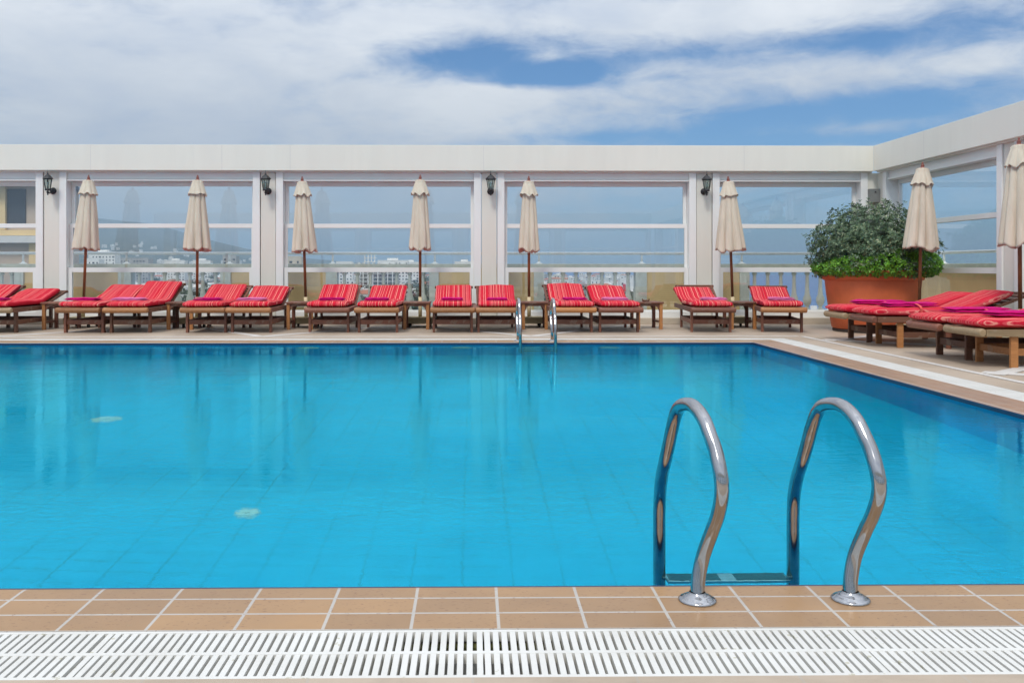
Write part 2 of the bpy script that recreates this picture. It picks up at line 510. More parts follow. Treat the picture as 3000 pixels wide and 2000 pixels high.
# ------------------------------------------------------------------ mesh helpers
class MB:
    def __init__(self):
        self.bm = bmesh.new()
        self.slot = 0

    def face(self, pts):
        vs = [self.bm.verts.new(p) for p in pts]
        f = self.bm.faces.new(vs)
        f.material_index = self.slot
        return f

    def box(self, x0, x1, y0, y1, z0, z1, bev=0.0, mtx=None):
        vs = []
        for z in (z0, z1):
            for x, y in ((x0, y0), (x1, y0), (x1, y1), (x0, y1)):
                v = Vector((x, y, z))
                if mtx:
                    v = mtx @ v
                vs.append(self.bm.verts.new(v))
        fs = []
        for idx in ((3, 2, 1, 0), (4, 5, 6, 7), (0, 1, 5, 4), (1, 2, 6, 5), (2, 3, 7, 6), (3, 0, 4, 7)):
            f = self.bm.faces.new([vs[i] for i in idx])
            f.material_index = self.slot
            fs.append(f)
        if bev:
            es = list({e for f in fs for e in f.edges})
            bmesh.ops.bevel(self.bm, geom=es, offset=bev, segments=2, affect='EDGES', profile=0.7)
        return self

    def ring_join(self, rings, closed=True, caps=True, smooth=True):
        rr = [[self.bm.verts.new(p) for p in ring] for ring in rings]
        n = len(rr[0])
        for a, b_ in zip(rr, rr[1:]):
            for i in range(n if closed else n - 1):
                j = (i + 1) % n
                f = self.bm.faces.new((a[i], a[j], b_[j], b_[i]))
                f.smooth = smooth
                f.material_index = self.slot
        if caps and closed:
            for r_, rev in ((rr[0], True), (rr[-1], False)):
                f = self.bm.faces.new(list(reversed(r_)) if rev else r_)
                f.material_index = self.slot
        return rr

    def lathe(self, prof, n=24, cx=0, cy=0, caps=True):
        rings = [[(cx + r * math.cos(2 * PI * i / n), cy + r * math.sin(2 * PI * i / n), z) for i in range(n)] for r, z in prof]
        self.ring_join(rings, caps=caps)
        return self

    def tube(self, pts, r, n=12, caps=True):
        pts = [Vector(p) for p in pts]
        rings = []
        up = None
        for i, p in enumerate(pts):
            a = pts[max(0, i - 1)]
            c = pts[min(len(pts) - 1, i + 1)]
            d = (c - a).normalized()
            if up is None:
                up = Vector((1, 0, 0)) if abs(d.x) < 0.9 else Vector((0, 0, 1))
            s = d.cross(up).normalized()
            up = s.cross(d).normalized()
            rad = r[i] if isinstance(r, (list, tuple)) else r
            rings.append([p + s * math.cos(2 * PI * k / n) * rad + up * math.sin(2 * PI * k / n) * rad for k in range(n)])
        self.ring_join(rings, caps=caps)
        return self

    def build(self, name, mats, parent=None, loc=None, rot=None):
        bmesh.ops.recalc_face_normals(self.bm, faces=self.bm.faces)
        me = bpy.data.meshes.new(name)
        self.bm.to_mesh(me)
        self.bm.free()
        if isinstance(mats, str):
            mats = [mats]
        for k in mats:
            me.materials.append(MAT[k])
        ob = bpy.data.objects.new(name, me)
        COL.objects.link(ob)
        if parent is not None:
            ob.parent = parent
        if loc:
            ob.location = loc
        if rot:
            ob.rotation_euler = rot
        return ob


def tag(o, label, cat, group=None, kind=None):
    if label:
        o['label'] = label
    if cat:
        o['category'] = cat
    if group:
        o['group'] = group
    if kind:
        o['kind'] = kind
    return o


def empty(name, loc=(0, 0, 0), rz=0.0):
    o = bpy.data.objects.new(name, None)
    COL.objects.link(o)
    o.location = loc
    o.rotation_euler = (0, 0, rz)
    o.empty_display_size = 0.2
    return o


def copy_tree(o, parent=None):
    c = o.copy()
    COL.objects.link(c)
    c.parent = parent
    for ch in o.children:
        copy_tree(ch, c)
    return c


def at(px, Y):
    """X on the plane y=Y that the photograph shows at column px"""
    return Y * math.tan(math.atan((px - 1420) / F) + YAW)


def struct(o):
    o['kind'] = 'structure'
    return o


# ------------------------------------------------------------------ pool
WX0, WX1, WY0, WY1 = -10.0, 3.77, 2.846, 12.10      # water rectangle
CP, GW = 0.342, 0.295
DEPTH = -1.30
ox0, ox1, oy0, oy1 = WX0 - CP, WX1 + CP, WY0 - CP, WY1 + CP      # outer edge of coping
gx0, gx1, gy0, gy1 = ox0 - GW, ox1 + GW, oy0 - GW, oy1 + GW

b = MB()
b.face([(WX0, WY0, DEPTH), (WX1, WY0, DEPTH), (WX1, WY1, DEPTH), (WX0, WY1, DEPTH)])
struct(b.build('pool_floor', 'pool_tile'))
b = MB()
for p, q in (((WX0, WY0), (WX1, WY0)), ((WX1, WY0), (WX1, WY1)), ((WX1, WY1), (WX0, WY1)), ((WX0, WY1), (WX0, WY0))):
    b.face([(*p, DEPTH), (*q, DEPTH), (*q, -0.0452), (*p, -0.0452)])
struct(b.build('pool_wall', 'pool_wall_tile'))
b = MB()
for p, q in (((WX0, WY0), (WX1, WY0)), ((WX1, WY0), (WX1, WY1)), ((WX1, WY1), (WX0, WY1)), ((WX0, WY1), (WX0, WY0))):
    b.face([(*p, -0.045), (*q, -0.045), (*q, -0.012), (*p, -0.012)])
struct(b.build('waterline_strip', 'waterline'))
b = MB()
b.face([(WX0 - .001, WY0 - .001, -0.035), (WX1 + .001, WY0 - .001, -0.035), (WX1 + .001, WY1 + .001, -0.035), (WX0 - .001, WY1 + .001, -0.035)])
struct(b.build('pool_water', 'water'))
# tiled coping with a rounded lip
b = MB()
def strip(b, x0, x1, y0, y1, inner, axis):
    """coping strip; inner = which side faces the water"""
    prof = [(0, -0.10), (0, 0.0), (CP - 0.03, 0.0), (CP - 0.014, -0.0012), (CP - 0.006, -0.0035), (CP - 0.001, -0.008), (CP + 0.001, -0.014), (CP - 0.001, -0.022), (CP - 0.004, -0.026), (CP - 0.004, -0.10)]
    rings = []
    if axis == 'x':
        for x in (x0, x1):
            rings.append([(x, (y0 + d) if inner > 0 else (y1 - d), z) for d, z in prof])
    else:
        for y in (y0, y1):
            rings.append([((x1 - d) if inner < 0 else (x0 + d), y, z) for d, z in prof])
    b.ring_join(rings, closed=True, caps=True, smooth=False)


strip(b, ox0, ox1, oy0, WY0, +1, 'x')
strip(b, ox0, ox1, WY1, oy1, -1, 'x')
struct(b.build('pool_coping', 'coping_tile'))
b = MB()
strip(b, WX1, ox1, WY0 + .001, WY1 - .001, -1, 'y')
strip(b, ox0, WX0, WY0 + .001, WY1 - .001, +1, 'y')
struct(b.build('pool_coping', 'coping_tile_side'))

b = MB()
NZ = 0.015
b.box(WX0 + NZ, WX1 - NZ, WY0 + .0015, WY0 + NZ, -0.05, -0.0075)
b.box(WX0 + NZ, WX1 - NZ, WY1 - NZ, WY1 - .0015, -0.05, -0.0075)
b.box(WX1 - NZ, WX1 - .0015, WY0 + .0015, WY1 - .0015, -0.05, -0.0075)
b.box(WX0 + .0015, WX0 + NZ, WY0 + .0015, WY1 - .0015, -0.05, -0.0075)
struct(b.build('pool_edge_trim', 'waterline'))

# drain channel under the grates
b = MB()
zc_ = -0.062
for x0, x1, y0, y1 in ((gx0, gx1, gy0, oy0), (gx0, gx1, oy1, gy1), (ox1, gx1, oy0, oy1), (gx0, ox0, oy0, oy1)):
    b.face([(x0, y0, zc_), (x1, y0, zc_), (x1, y1, zc_), (x0, y1, zc_)])
struct(b.build('drain_channel', 'channel'))
b = MB()
b.box(-2.6, 3.2, oy0 - 0.05, oy0 - 0.018, zc_ + .002, -0.032)
struct(b.build('algae_strip', 'algae'))


def grate(name, label, x0, x1, y0, y1, axis, fine=True):
    """real slatted overflow grate between two rims with a middle rib"""
    bb = MB()
    zt, zb = -0.001, -0.028
    if axis == 'x':
        A0, A1, B0, B1 = x0, x1, y0, y1
        bx = lambda a0, a1, c0, c1, z0, z1: bb.box(a0, a1, c0, c1, z0, z1)
    else:
        A0, A1, B0, B1 = y0, y1, x0, x1
        bx = lambda a0, a1, c0, c1, z0, z1: bb.box(c0, c1, a0, a1, z0, z1)
    B0 += .002
    B1 -= .002
    bx(A0, A1, B0, B0 + 0.014, zb, zt)
    bx(A0, A1, B1 - 0.014, B1, zb, zt)
    mid = (B0 + B1) / 2
    bx(A0, A1, mid - 0.008, mid + 0.008, zb, zt)
    pitch = 0.0234
    n = int((A1 - A0) / pitch)
    for i in range(n):
        a = A0 + 0.006 + i * pitch
        a += random.uniform(-.0006, .0006)
        if i % 43 == 42:
            a += .003
        for c0, c1 in ((B0 + .014, mid - .008), (mid + .008, B1 - .014)):
            bx(a, a + 0.0153, c0, c1, zb, zt - 0.0006)
    return tag(bb.build(name, 'grate_plastic'), label, 'drain grate', 'overflow grates round the pool')


grate('overflow_grate', 'wide white slatted overflow grate running along the near pool edge in the foreground', -4.0, 4.4, gy0, oy0, 'x')
grate('overflow_grate', 'thin white overflow grate strip along the far pool edge in front of the loungers', ox0, gx1 - .001, oy1, gy1, 'x')
grate('overflow_grate', 'white overflow grate along the right hand pool edge running away from the camera', ox1, gx1 - .001, oy0 + .0, oy1, 'y')

# deck
b = MB()
DX0, DX1, DY0, DY1 = -12.5, 7.6, -3.6, 16.6
for x0, x1, y0, y1 in ((DX0, DX1, DY0, gy0), (DX0, DX1, gy1, DY1), (DX0, gx0, gy0, gy1), (gx1, DX1, gy0, gy1)):
    b.box(x0, x1, y0, y1, -0.4, 0.0)
struct(b.build('pool_deck', 'deck_stone'))
# pale inlay bands set in the deck
b = MB()
bz = [0.004]
def band(p, q, wd):
    z = bz[0]
    bz[0] += 0.0003
    p = Vector((*p, 0)); q = Vector((*q, 0))
    n_ = Vector((-(q - p).y, (q - p).x, 0)).normalized() * wd / 2
    b.ring_join([[(*(v + s * n_).xy, zz) for v, s in ((p, 1), (q, 1), (q, -1), (p, -1))] for zz in (z - .0055, z)], smooth=False)


step = 3.9
for k in range(-4, 3):
    xa = -1.1 + k * step
    if xa + step < 4.4:
        band((xa + .1, 15.6), (xa + step / 2 - .04, 13.15), 0.13)
        band((xa + step - .1, 15.6), (xa + step / 2 + .04, 13.15), 0.13)
band((-12, 13.05), (4.72, 13.05), 0.07)
band((4.76, 12.99), (4.76, -3), 0.07)
for k in range(4):
    ya = 12.55 - k * 3.9
    band((4.86, ya - .1), (6.9, ya - 1.9), 0.16)
    band((4.86, ya - .3), (6.9, ya + 1.5), 0.16)
struct(b.build('deck_inlay', 'inlay'))


# flower mosaics on the pool floor, underwater lamps in the far wall
def flower(x, y, r, label):
    bb = MB()
    n = 60
    ring = []
    for i in range(n):
        a = 2 * PI * i / n
        rr = r * (0.82 + 0.18 * abs(math.cos(3 * a)))
        ring.append((rr * math.cos(a), rr * math.sin(a)))
    bb.ring_join([[(u, v, 0.0005) for u, v in ring], [(u * .96, v * .96, 0.008) for u, v in ring]])
    o_ = bb.build('flower_mosaic', 'pearl', loc=(x, y, DEPTH))
    c_ = MB().lathe([(r * .22, .0082), (r * .2, .012)], 16).build('centre_tile', 'lamp_ring', o_)
    return tag(o_, label, 'mosaic', 'flower shaped mosaics on the pool floor')


flower(-1.27, 5.12, 0.075, 'white flower shaped mosaic on the pool floor, the nearer of the two')
flower(-3.02, 7.5, 0.13, 'white flower shaped mosaic on the pool floor, the farther of the two')
for i, (px, words) in enumerate(((54, 'at the left edge of the photo'), (905, 'below the third umbrella'), (1353, 'just left of the far ladder'), (1785, 'right of the far ladder'))):
    bb = MB()
    bb.lathe([(0.13, 0.0), (0.14, 0.012), (0.13, 0.022), (0.11, 0.024)], 32)
    o_ = bb.build('pool_lamp', 'lamp_ring', loc=(at(px, WY1), WY1 - .001, -0.42), rot=(R(90), 0, 0))
    MB().lathe([(0.105, 0.0245), (0.09, 0.034), (0.0, 0.036)], 32, caps=False).build('lens', 'pearl', o_)
    tag(o_, 'round pale underwater lamp in the far pool wall ' + words, 'pool lamp', 'underwater lamps in the far wall')


# ------------------------------------------------------------------ ladders
def catmull(pts, n=8):
    out_ = []
    P_ = [pts[0]] + list(pts) + [pts[-1]]
    for i in range(1, len(P_) - 2):
        for k in range(n):
            tt_ = k / n
            a, b_, c, d = P_[i - 1], P_[i], P_[i + 1], P_[i + 2]
            out_.append(tuple(0.5 * ((2 * b_[j]) + (-a[j] + c[j]) * tt_ + (2 * a[j] - 5 * b_[j] + 4 * c[j] - d[j]) * tt_ ** 2 + (-a[j] + 3 * b_[j] - 3 * c[j] + d[j]) * tt_ ** 3) for j in range(len(b_))))
    out_.append(tuple(pts[-1]))
    return out_


# handrail axis: sideways drift, distance from the camera, height
RAIL3 = [(.000, 2.710, 0.0), (.006, 2.724, .055), (.022, 2.730, .125), (.044, 2.710, .207), (.053, 2.680, .262), (.054, 2.645, .322), (.053, 2.636, .365), (.050, 2.648, .408), (.046, 2.672, .452),
         (.036, 2.700, .497), (.027, 2.730, .535), (.016, 2.775, .562), (.008, 2.836, .569), (-.002, 2.915, .553), (-.010, 2.950, .522), (-.016, 2.980, .470), (-.023, 3.002, .410),
         (-.030, 3.030, .345), (-.033, 3.065, .288), (-.032, 3.100, .215), (-.032, 3.110, .130), (-.032, 3.110, .022), (-.032, 3.110, -.25), (-.032, 3.110, -.6), (-.032, 3.110, -.95)]
LX, y_base, yl = .675, 2.710, 3.110
LADW = 0.463


def make_ladder(drift=1.0):
    root = empty('pool_ladder', (LX + LADW / 2, y_base, 0))
    pts = catmull(RAIL3, 6)
    for sx in (-1, 1):
        bb = MB().tube([(p[0] * drift, p[1] - y_base, p[2]) for p in pts], 0.0215, 20)
        h_ = bb.build('handrail', 'steel', root, loc=(sx * LADW / 2, 0, 0))
        MB().lathe([(0.056, 0.0), (0.057, 0.004), (0.052, 0.008), (0.045, 0.0095), (0.044, 0.013), (0.034, 0.017), (0.027, 0.020), (0.0235, 0.027)], 36, caps=False).build('flange', 'steel', h_)
    for k, z in enumerate((-0.125, -0.38, -0.63)):
        bb = MB().box(-LADW / 2 - .012, LADW / 2 - .052, yl - y_base - 0.045, yl - y_base + 0.035, z - 0.025, z, 0.006)
        s_ = bb.build('step', 'steel', root)
        for cx in (-.147, .083):
            MB().box(cx - .088, cx + .088, yl - y_base - 0.036, yl - y_base + 0.026, z + .0005, z + 0.005, 0.002).build('tread_pad', 'tread_pad', s_)
    return root


lad = make_ladder()
tag(lad, 'large polished steel pool ladder with two curved handrails in the right foreground', 'pool ladder', 'steel pool ladders')
l2 = make_ladder(.25)
l2.location = (at(1568, 12.28), 12.28, 0)
l2.rotation_euler = (0, 0, PI)
tag(l2, 'small distant steel pool ladder on the far pool edge in front of a table', 'pool ladder', 'steel pool ladders')

# ------------------------------------------------------------------ glazed enclosure
ZB0, ZB1 = 2.70, 3.15           # beam


def glazed_wall(label, segs, columns, beam_x0, beam_x1, loc, rz, seams=()):
    """wall along local x, facing local -y. y=0 is the column face"""
    root = empty('glazed_wall', loc, rz)
    tag(root, label, 'glazed wall', 'glazed walls round the pool deck')
    bb = MB()
    bb.box(beam_x0, beam_x1, -0.12, 0.32, ZB0, ZB1, 0.006)
    bb.box(beam_x0, beam_x1, -0.06, 0.28, ZB0 - 0.022, ZB0)
    beam = bb.build('beam', 'beam_paint', root)
    for s_ in seams:
        MB().box(s_ - .0035, s_ + .0035, -0.1212, -0.119, ZB0 + .003, ZB1 - .004).build('joint', 'cornice', beam)
    bb = MB()
    bb.box(beam_x0, beam_x1, -0.14, 0.32, 0.0, 0.105, 0.008)
    bb.build('kerb', 'kerb_stone', root)
    zt = ZB0 - .022
    for x0, x1 in columns:
        bb = MB()
        bb.box(x0, x1, 0.0, 0.28, 0.105, zt, 0.004)
        bb.build('column', 'column_paint', root)
    for x0, x1 in segs:      # each window from frame to frame
        f_ = MB()
        fw = 0.125
        f_.box(x0, x0 + fw, -0.025, 0.26, 0.105, zt, 0.004)
        f_.box(x1 - fw, x1, -0.025, 0.26, 0.105, zt, 0.004)
        a, c = x0 + fw, x1 - fw
        f_.box(a, c, 0.03, 0.26, 2.56, zt)
        f_.box(a, c, 0.00, 0.26, 2.525, 2.553, 0.003)
        f_.box(a, c, -0.01, 0.24, 0.105, 0.21, 0.003)
        win = f_.build('window', 'white_frame', root)
        # three sashes, each lower one a step nearer
        for (z0, z1, yy, sw, rb, rt) in ((1.70, 2.522, 0.19, 0.06, 0.01, 0.075), (0.925, 1.775, 0.11, 0.055, 0.06, 0.075), (0.212, 0.995, 0.03, 0.075, 0.03, 0.082)):
            s_ = MB()
            s_.box(a + .002, a + sw, yy, yy + .05, z0, z1, 0.003)
            s_.box(c - sw, c - .002, yy, yy + .05, z0, z1, 0.003)
            s_.box(a + sw, c - sw, yy + .001, yy + .049, z1 - rt, z1, 0.003)
            s_.box(a + sw, c - sw, yy + .001, yy + .049, z0, z0 + rb, 0.002)
            s_.build('sash', 'white_frame', win)
            g_ = MB().box(a + sw - .004, c - sw + .004, yy + .021, yy + .027, z0 + rb - .004, z1 - rt + .004)
            g_.build('pane', 'window_glass', win)
    return root


YF = 16.05
# columns (pixel columns of the photograph turned into metres on that plane)
cols = [(129, 173), (764, 807), (1411, 1455), (2041, 2085)]
cx = [(at(a, YF), at(b_, YF)) for a, b_ in cols]
gap = 0.012
XC = 7.22           # column face of the right hand wall
segs = []
left_extra = [(cx[0][0] - 3.85, cx[0][1] - 3.85)]
allc = left_extra + cx
for a, b_ in zip(allc, allc[1:]):
    segs.append((a[1] + gap, b_[0] - gap))
segs.append((cx[-1][1] + gap, at(2541, YF)))
corner = (at(2541, YF) + gap, XC + .25)
segs.insert(0, (left_extra[0][0] - 0.4, left_extra[0][0] - gap))
glazed_wall('long white glazed wall behind the row of loungers, facing the camera', segs, allc + [corner], -12.6, XC - 0.12, (0, YF, 0), 0,
            seams=[at(p, 15.93) for p in (265, 650, 850, 1417, 2180)])
# right wall: local +x runs toward the camera
bay = 3.85
rsegs, rcols = [], [(0.0, 0.24)]
x = 0.25
for k in range(5):
    rsegs.append((x + gap, x + 3.6 - gap))
    rcols.append((x + 3.6, x + 3.6 + 0.26))
    x += 3.86
glazed_wall('white glazed wall running towards the camera on the right hand side', rsegs, rcols, 0.12, 19.9, (XC, YF, 0), -PI / 2, seams=[1.9, 5.2, 8.5])
# walls behind the camera and on the left, seen mirrored in the panes
rsegs, rcols = [], []
x = 0.3
for k in range(5):
    rsegs.append((x + gap, x + 3.6 - gap))
    rcols.append((x + 3.6, x + 3.6 + 0.26))
    x += 3.86
glazed_wall('white glazed wall behind the camera', rsegs, rcols, 0.0, 20, (7.4, -3.5, 0), PI)

# grey speaker box in the corner, lanterns on the columns
sx_ = at(2561, 15.98)
sp_ = empty('wall_speaker', (sx_, 15.98, 2.27))
MB().box(-.095, .095, -.05, .07, -.12, .12, 0.008).build('housing', 'grey_box', sp_)
MB().box(-.012, .012, -.062, -.0505, .05, .075, 0.003).build('knob', 'black', sp_)
MB().box(-.02, .02, .03, .072, -.20, -.121).build('bracket', 'kerb_stone', sp_)
tag(sp_, 'grey weatherproof speaker box high in the corner above the potted bush', 'speaker')


def make_lantern():
    root = empty('wall_lantern')
    MB().lathe([(0.055, 0), (0.06, .006), (0.055, .018), (0.03, .028), (0.018, .045)], 24).build('wall_plate', 'black', root, rot=(R(90), 0, 0))
    bb = MB()
    bb.tube(catmull([(0, -.03, 0), (0, -.09, -.035), (0, -.15, -.05), (0, -.20, -.03), (0, -.205, .01)], 5), 0.012, 10)
    bb.lathe([(0.006, -.09), (0.016, -.075), (0.010, -.06), (0.024, -.045), (0.03, -.03)], 12, 0, -.205)
    bb.build('arm', 'black', root)
    # hexagonal cage widening upward
    cage = MB()
    z0, z1, r0, r1 = 0.02, 0.185, 0.045, 0.072
    cy = -.205
    hexa = lambda r, z, ph=0: [(r * math.cos(PI / 3 * k + ph), cy + r * math.sin(PI / 3 * k + ph), z) for k in range(6)]
    a, c = hexa(r0, z0), hexa(r1, z1)
    for p, q in zip(a, c):
        cage.tube([p, q], 0.006, 6)
    cage.ring_join([hexa(r0 + .008, z0 - .03), hexa(r0 + .01, z0 - .012), hexa(r0 + .008, z0 + .004)])
    cage.ring_join([hexa(r1 + .012, z1), hexa(r1 + .012, z1 + .012)])
    cg = cage.build('cage', 'black', root)
    MB().ring_join([hexa(r0 - .003, z0 + .005), hexa(r1 - .003, z1 - .002)], caps=False, smooth=False) if False else None
    gb = MB()
    gb.ring_join([hexa(r0 - .004, z0 + .006), hexa(r1 - .004, z1 - .002)], caps=False, smooth=False)
    gb.build('lamp_glass', 'lamp_glass', cg)
    MB().lathe([(0.012, .03), (0.012, .09), (0.02, .11), (0.012, .14)], 10, 0, cy).build('bulb', 'pearl', cg)
    rf = MB()
    rf.ring_join([hexa(0.098, z1 + .012), hexa(0.092, z1 + .02), hexa(0.050, z1 + .062), hexa(0.022, z1 + .085)], smooth=False)
    rf.lathe([(0.012, z1 + .085), (0.016, z1 + .098), (0.006, z1 + .112), (0.004, z1 + .15), (0.001, z1 + .165)], 10, 0, cy)
    rf.build('roof', 'black', root)
    return root


lan = make_lantern()
names = ['black lantern on the leftmost column, between the left edge window and the first umbrella',
         'black lantern on the second column, between the second and third umbrellas',
         'black lantern on the third column, between the fourth and fifth umbrellas',
         'black lantern on the fourth column, just left of the sixth umbrella']
for i, (px, nm, tilt) in enumerate(zip((156, 786, 1437, 2062), names, (0, 0, 0, 0))):
    o_ = lan if i == 0 else copy_tree(lan)
    o_.location = (at(px, YF), YF, 2.345)
    tag(o_, nm, 'wall lantern', 'lanterns on the white columns')

# ------------------------------------------------------------------ balustrade outside
def baluster_mesh():
    bb = MB()
    prof = [(0.055, 0.16), (0.055, 0.20), (0.040, 0.215), (0.030, 0.25), (0.036, 0.265), (0.062, 0.30), (0.078, 0.36), (0.074, 0.42), (0.048, 0.48), (0.036, 0.62), (0.030, 0.84), (0.034, 0.855), (0.048, 0.87), (0.050, 0.885), (0.034, 0.905), (0.034, 0.93), (0.050, 0.945), (0.052, 0.985)]
    bb.lathe(prof, 16)
    return bb


def balustrade(label, pattern, x0, x1, loc, rz, posts):
    root = empty('balustrade', loc, rz)
    tag(root, label, 'balustrade', 'stone balustrades outside the glass')
    MB().box(x0, x1, -.14, .14, 0.985, 1.065, 0.01).build('top_rail', 'rail_stone', root)
    MB().box(x0, x1, -.13, .13, -0.3, 0.16, 0.01).build('plinth', 'rail_stone', root)
    hr = MB().tube([(x0, 0, 1.265), (x1, 0, 1.262)], 0.027, 12).build('handrail', 'pipe_white', root)
    for p in posts:
        bb = MB()
        bb.tube([(p, 0, 1.09), (p, 0, 1.245)], 0.02, 10)
        bb.lathe([(0.075, 1.065), (0.07, 1.075), (0.035, 1.085), (0.024, 1.11)], 16, p, 0)
        bb.build('post', 'pipe_white', hr)
    bal = None
    for kind, a, c in pattern:
        if kind == 'o':
            bb = MB().box(a, c, -.075, .075, 0.16, 0.985)
            bb.build('parapet_panel', 'ochre', root)
        elif kind == 'p':
            bb = MB().box(a, c, -.115, .115, 0.16, 0.985, 0.006)
            bb.box((a + c) / 2 - .03, (a + c) / 2 + .03, -.122, -.116, 0.2, 0.95)
            bb.build('pier', 'baluster_stone', root)
        else:
            n = max(1, round((c - a) / 0.241))
            for k in range(n):
                xx_ = a + (c - a) * (k + 0.5) / n
                if bal is None:
                    bal = baluster_mesh().build('baluster', 'baluster_stone', root)
                    nb = bal
                else:
                    nb = bal.copy()
                    COL.objects.link(nb)
                nb.location = (xx_, 0, 0)
    return root


YB = 17.2
pat = []
def seg(k, a, b_):
    pat.append((k, at(a, YB), at(b_, YB)))


seg('o', -120, -40); seg('p', -40, -10); seg('b', -10, 50); seg('p', 50, 77); seg('o', 77, 352); seg('p', 352, 390); seg('b', 390, 650); seg('p', 650, 680)
seg('o', 680, 957); seg('p', 957, 990); seg('b', 990, 1258); seg('p', 1258, 1286); seg('o', 1286, 1563); seg('p', 1563, 1592)
seg('b', 1592, 1859); seg('p', 1859, 1892); seg('o', 1892, 2163); seg('p', 2163, 2191); seg('b', 2191, 2461); seg('p', 2461, 2490); seg('o', 2490, 2760)
balustrade('stone balustrade with ochre panels seen through the long glazed wall', pat, at(-120, YB), 8.6, (0, YB, 0), 0,
           [at(p, YB) for p in (68, 371, 672, 975, 1274, 1579, 1880, 2173, 2480)])
pat2 = []
x = 0.15
for k in range(4):
    pat2 += [('o', x + 2.4, x + 4.15)] if k else [('o', x, x + 4.0)]
    if k:
        pat2 += [('p', x, x + .2), ('b', x + .2, x + 2.2), ('p', x + 2.2, x + 2.4)]
        x += 4.15
    else:
        x += 4.0
balustrade('stone balustrade with ochre panels seen through the right hand glazed wall', pat2, 0.15, 17, (8.5, YB - .1, 0), -PI / 2, [.9 + 2.05 * k for k in range(8)])
b = MB()
b.box(-12.6, 8.8, 16.6, 17.5, -0.4, 0.05)
b.box(7.6, 8.8, -3.6, 16.59, -0.4, 0.05)
struct(b.build('outer_walkway', 'deck_stone'))
b = MB()
b.box(-12.6, 8.9, -3.8, 17.6, -27, -1.6)
tag(b.build('hotel_block', 'cornice'), 'pale hotel block carrying the roof terrace and pool', 'building')


# neighbouring wing seen through the left edge window
def wing():
    root = empty('hotel_wing', (-9.65, 21.0, 0))
    tag(root, 'beige hotel wing with a dark window seen through the left edge pane', 'building')
    fp = [(-9, 0), (0, 0), (-2.9, 8), (-9, 8)]
    wl = MB()
    wl.ring_join([[(x_, y_, -10) for x_, y_ in fp], [(x_, y_, 3.4) for x_, y_ in fp]], smooth=False)
    wl.build('wall', 'beige_wall', root)
    c_ = MB()
    c_.box(-9, .0, -.24, -.001, 1.56, 1.72)
    c_.box(-9, .0, -.12, -.002, 0.0, 0.12)
    c_.build('cornice', 'cornice', root)
    c_ = MB()
    c_.box(-9, .1, -.45, 0.3, 3.4, 3.62)
    c_.ring_join([[(x_ , y_ + .302, z_) for x_, y_ in fp] for z_ in (3.401, 3.615)], smooth=False)
    c_.box(-9, .05, -.38, -.004, 2.86, 2.98)
    c_.build('roof', 'cornice', root)
    c_ = MB()
    for px in (-1.55, -.42):
        c_.box(px - .12, px + .12, -.1, -.003, 0.12, 1.55)
    c_.box(-1.22, -1.08, -.1, -.003, 1.86, 2.85)
    c_.box(-9, -.002, -.12, -.004, 1.73, 1.855)
    c_.build('pilaster', 'ochre', root)
    wf = MB()
    wf.box(-1.07, -0.65, -.03, -.0005, 1.96, 2.80)
    wf.build('window', 'city_window', root)
    return root


wing()


# ------------------------------------------------------------------ sun loungers
def cushion_mesh(theta, blen, W=0.60, T=0.088, sag=0.0, shift=0.0, seat=1.16):
    pts = []
    n1_, n2_ = 26, 18
    total = []
    z0 = 0.395
    for i in range(n1_ + 1):
        total.append((0.005 + (seat - 0.10) * i / n1_, z0, 0.0))
    hx = seat - 0.095
    for k in range(1, 6):          # bend
        a = theta * k / 6
        total.append((hx + 0.18 * math.sin(a) / max(math.sin(theta), .05) * .9, z0 + 0.18 * (1 - math.cos(a)) / max(math.sin(theta), .05) * .9, a))
    y_, z_, _ = total[-1]
    for i in range(1, n2_ + 1):
        d = blen * i / n2_
        total.append((y_ + d * math.cos(theta), z_ + d * math.sin(theta) - sag * (i / n2_) ** 2 * .0, theta))
    N = len(total)
    bb = MB()
    rings = []
    m_ = 28
    seed = random.random() * 100
    for idx, (y, z, a) in enumerate(total):
        e = min(idx, N - 1 - idx)
        end = [0.25, 0.72, 0.93, 1.0][min(3, e)]
        wend = [0.93, 0.985, 1.0, 1.0][min(3, e)]
        nx = Vector((0, -math.sin(a), math.cos(a)))
        ring = []
        frac = max(0, (idx - n1_) / (N - n1_))
        for k in range(m_):
            ang = 2 * PI * k / m_
            cx_, sz_ = math.cos(ang), math.sin(ang)
            px_ = math.copysign(abs(cx_) ** 0.22, cx_) * W / 2 * wend
            pz_ = math.copysign(abs(sz_) ** 0.62, sz_) * T / 2 * end
            fl = mn.noise(Vector((px_ * 5, y * 5, seed)))
            fl2 = mn.noise(Vector((px_ * 16, y * 9, seed + 9)))
            pz_ += (fl * 0.016 + fl2 * 0.007) * (1 if sz_ > 0 else .3)
            px_ += mn.noise(Vector((y * 4, seed, 2))) * 0.008 + shift * frac
            ring.append(Vector((px_, y, z + T / 2)) + nx * pz_)
        rings.append(ring)
    bb.ring_join(rings)
    return bb


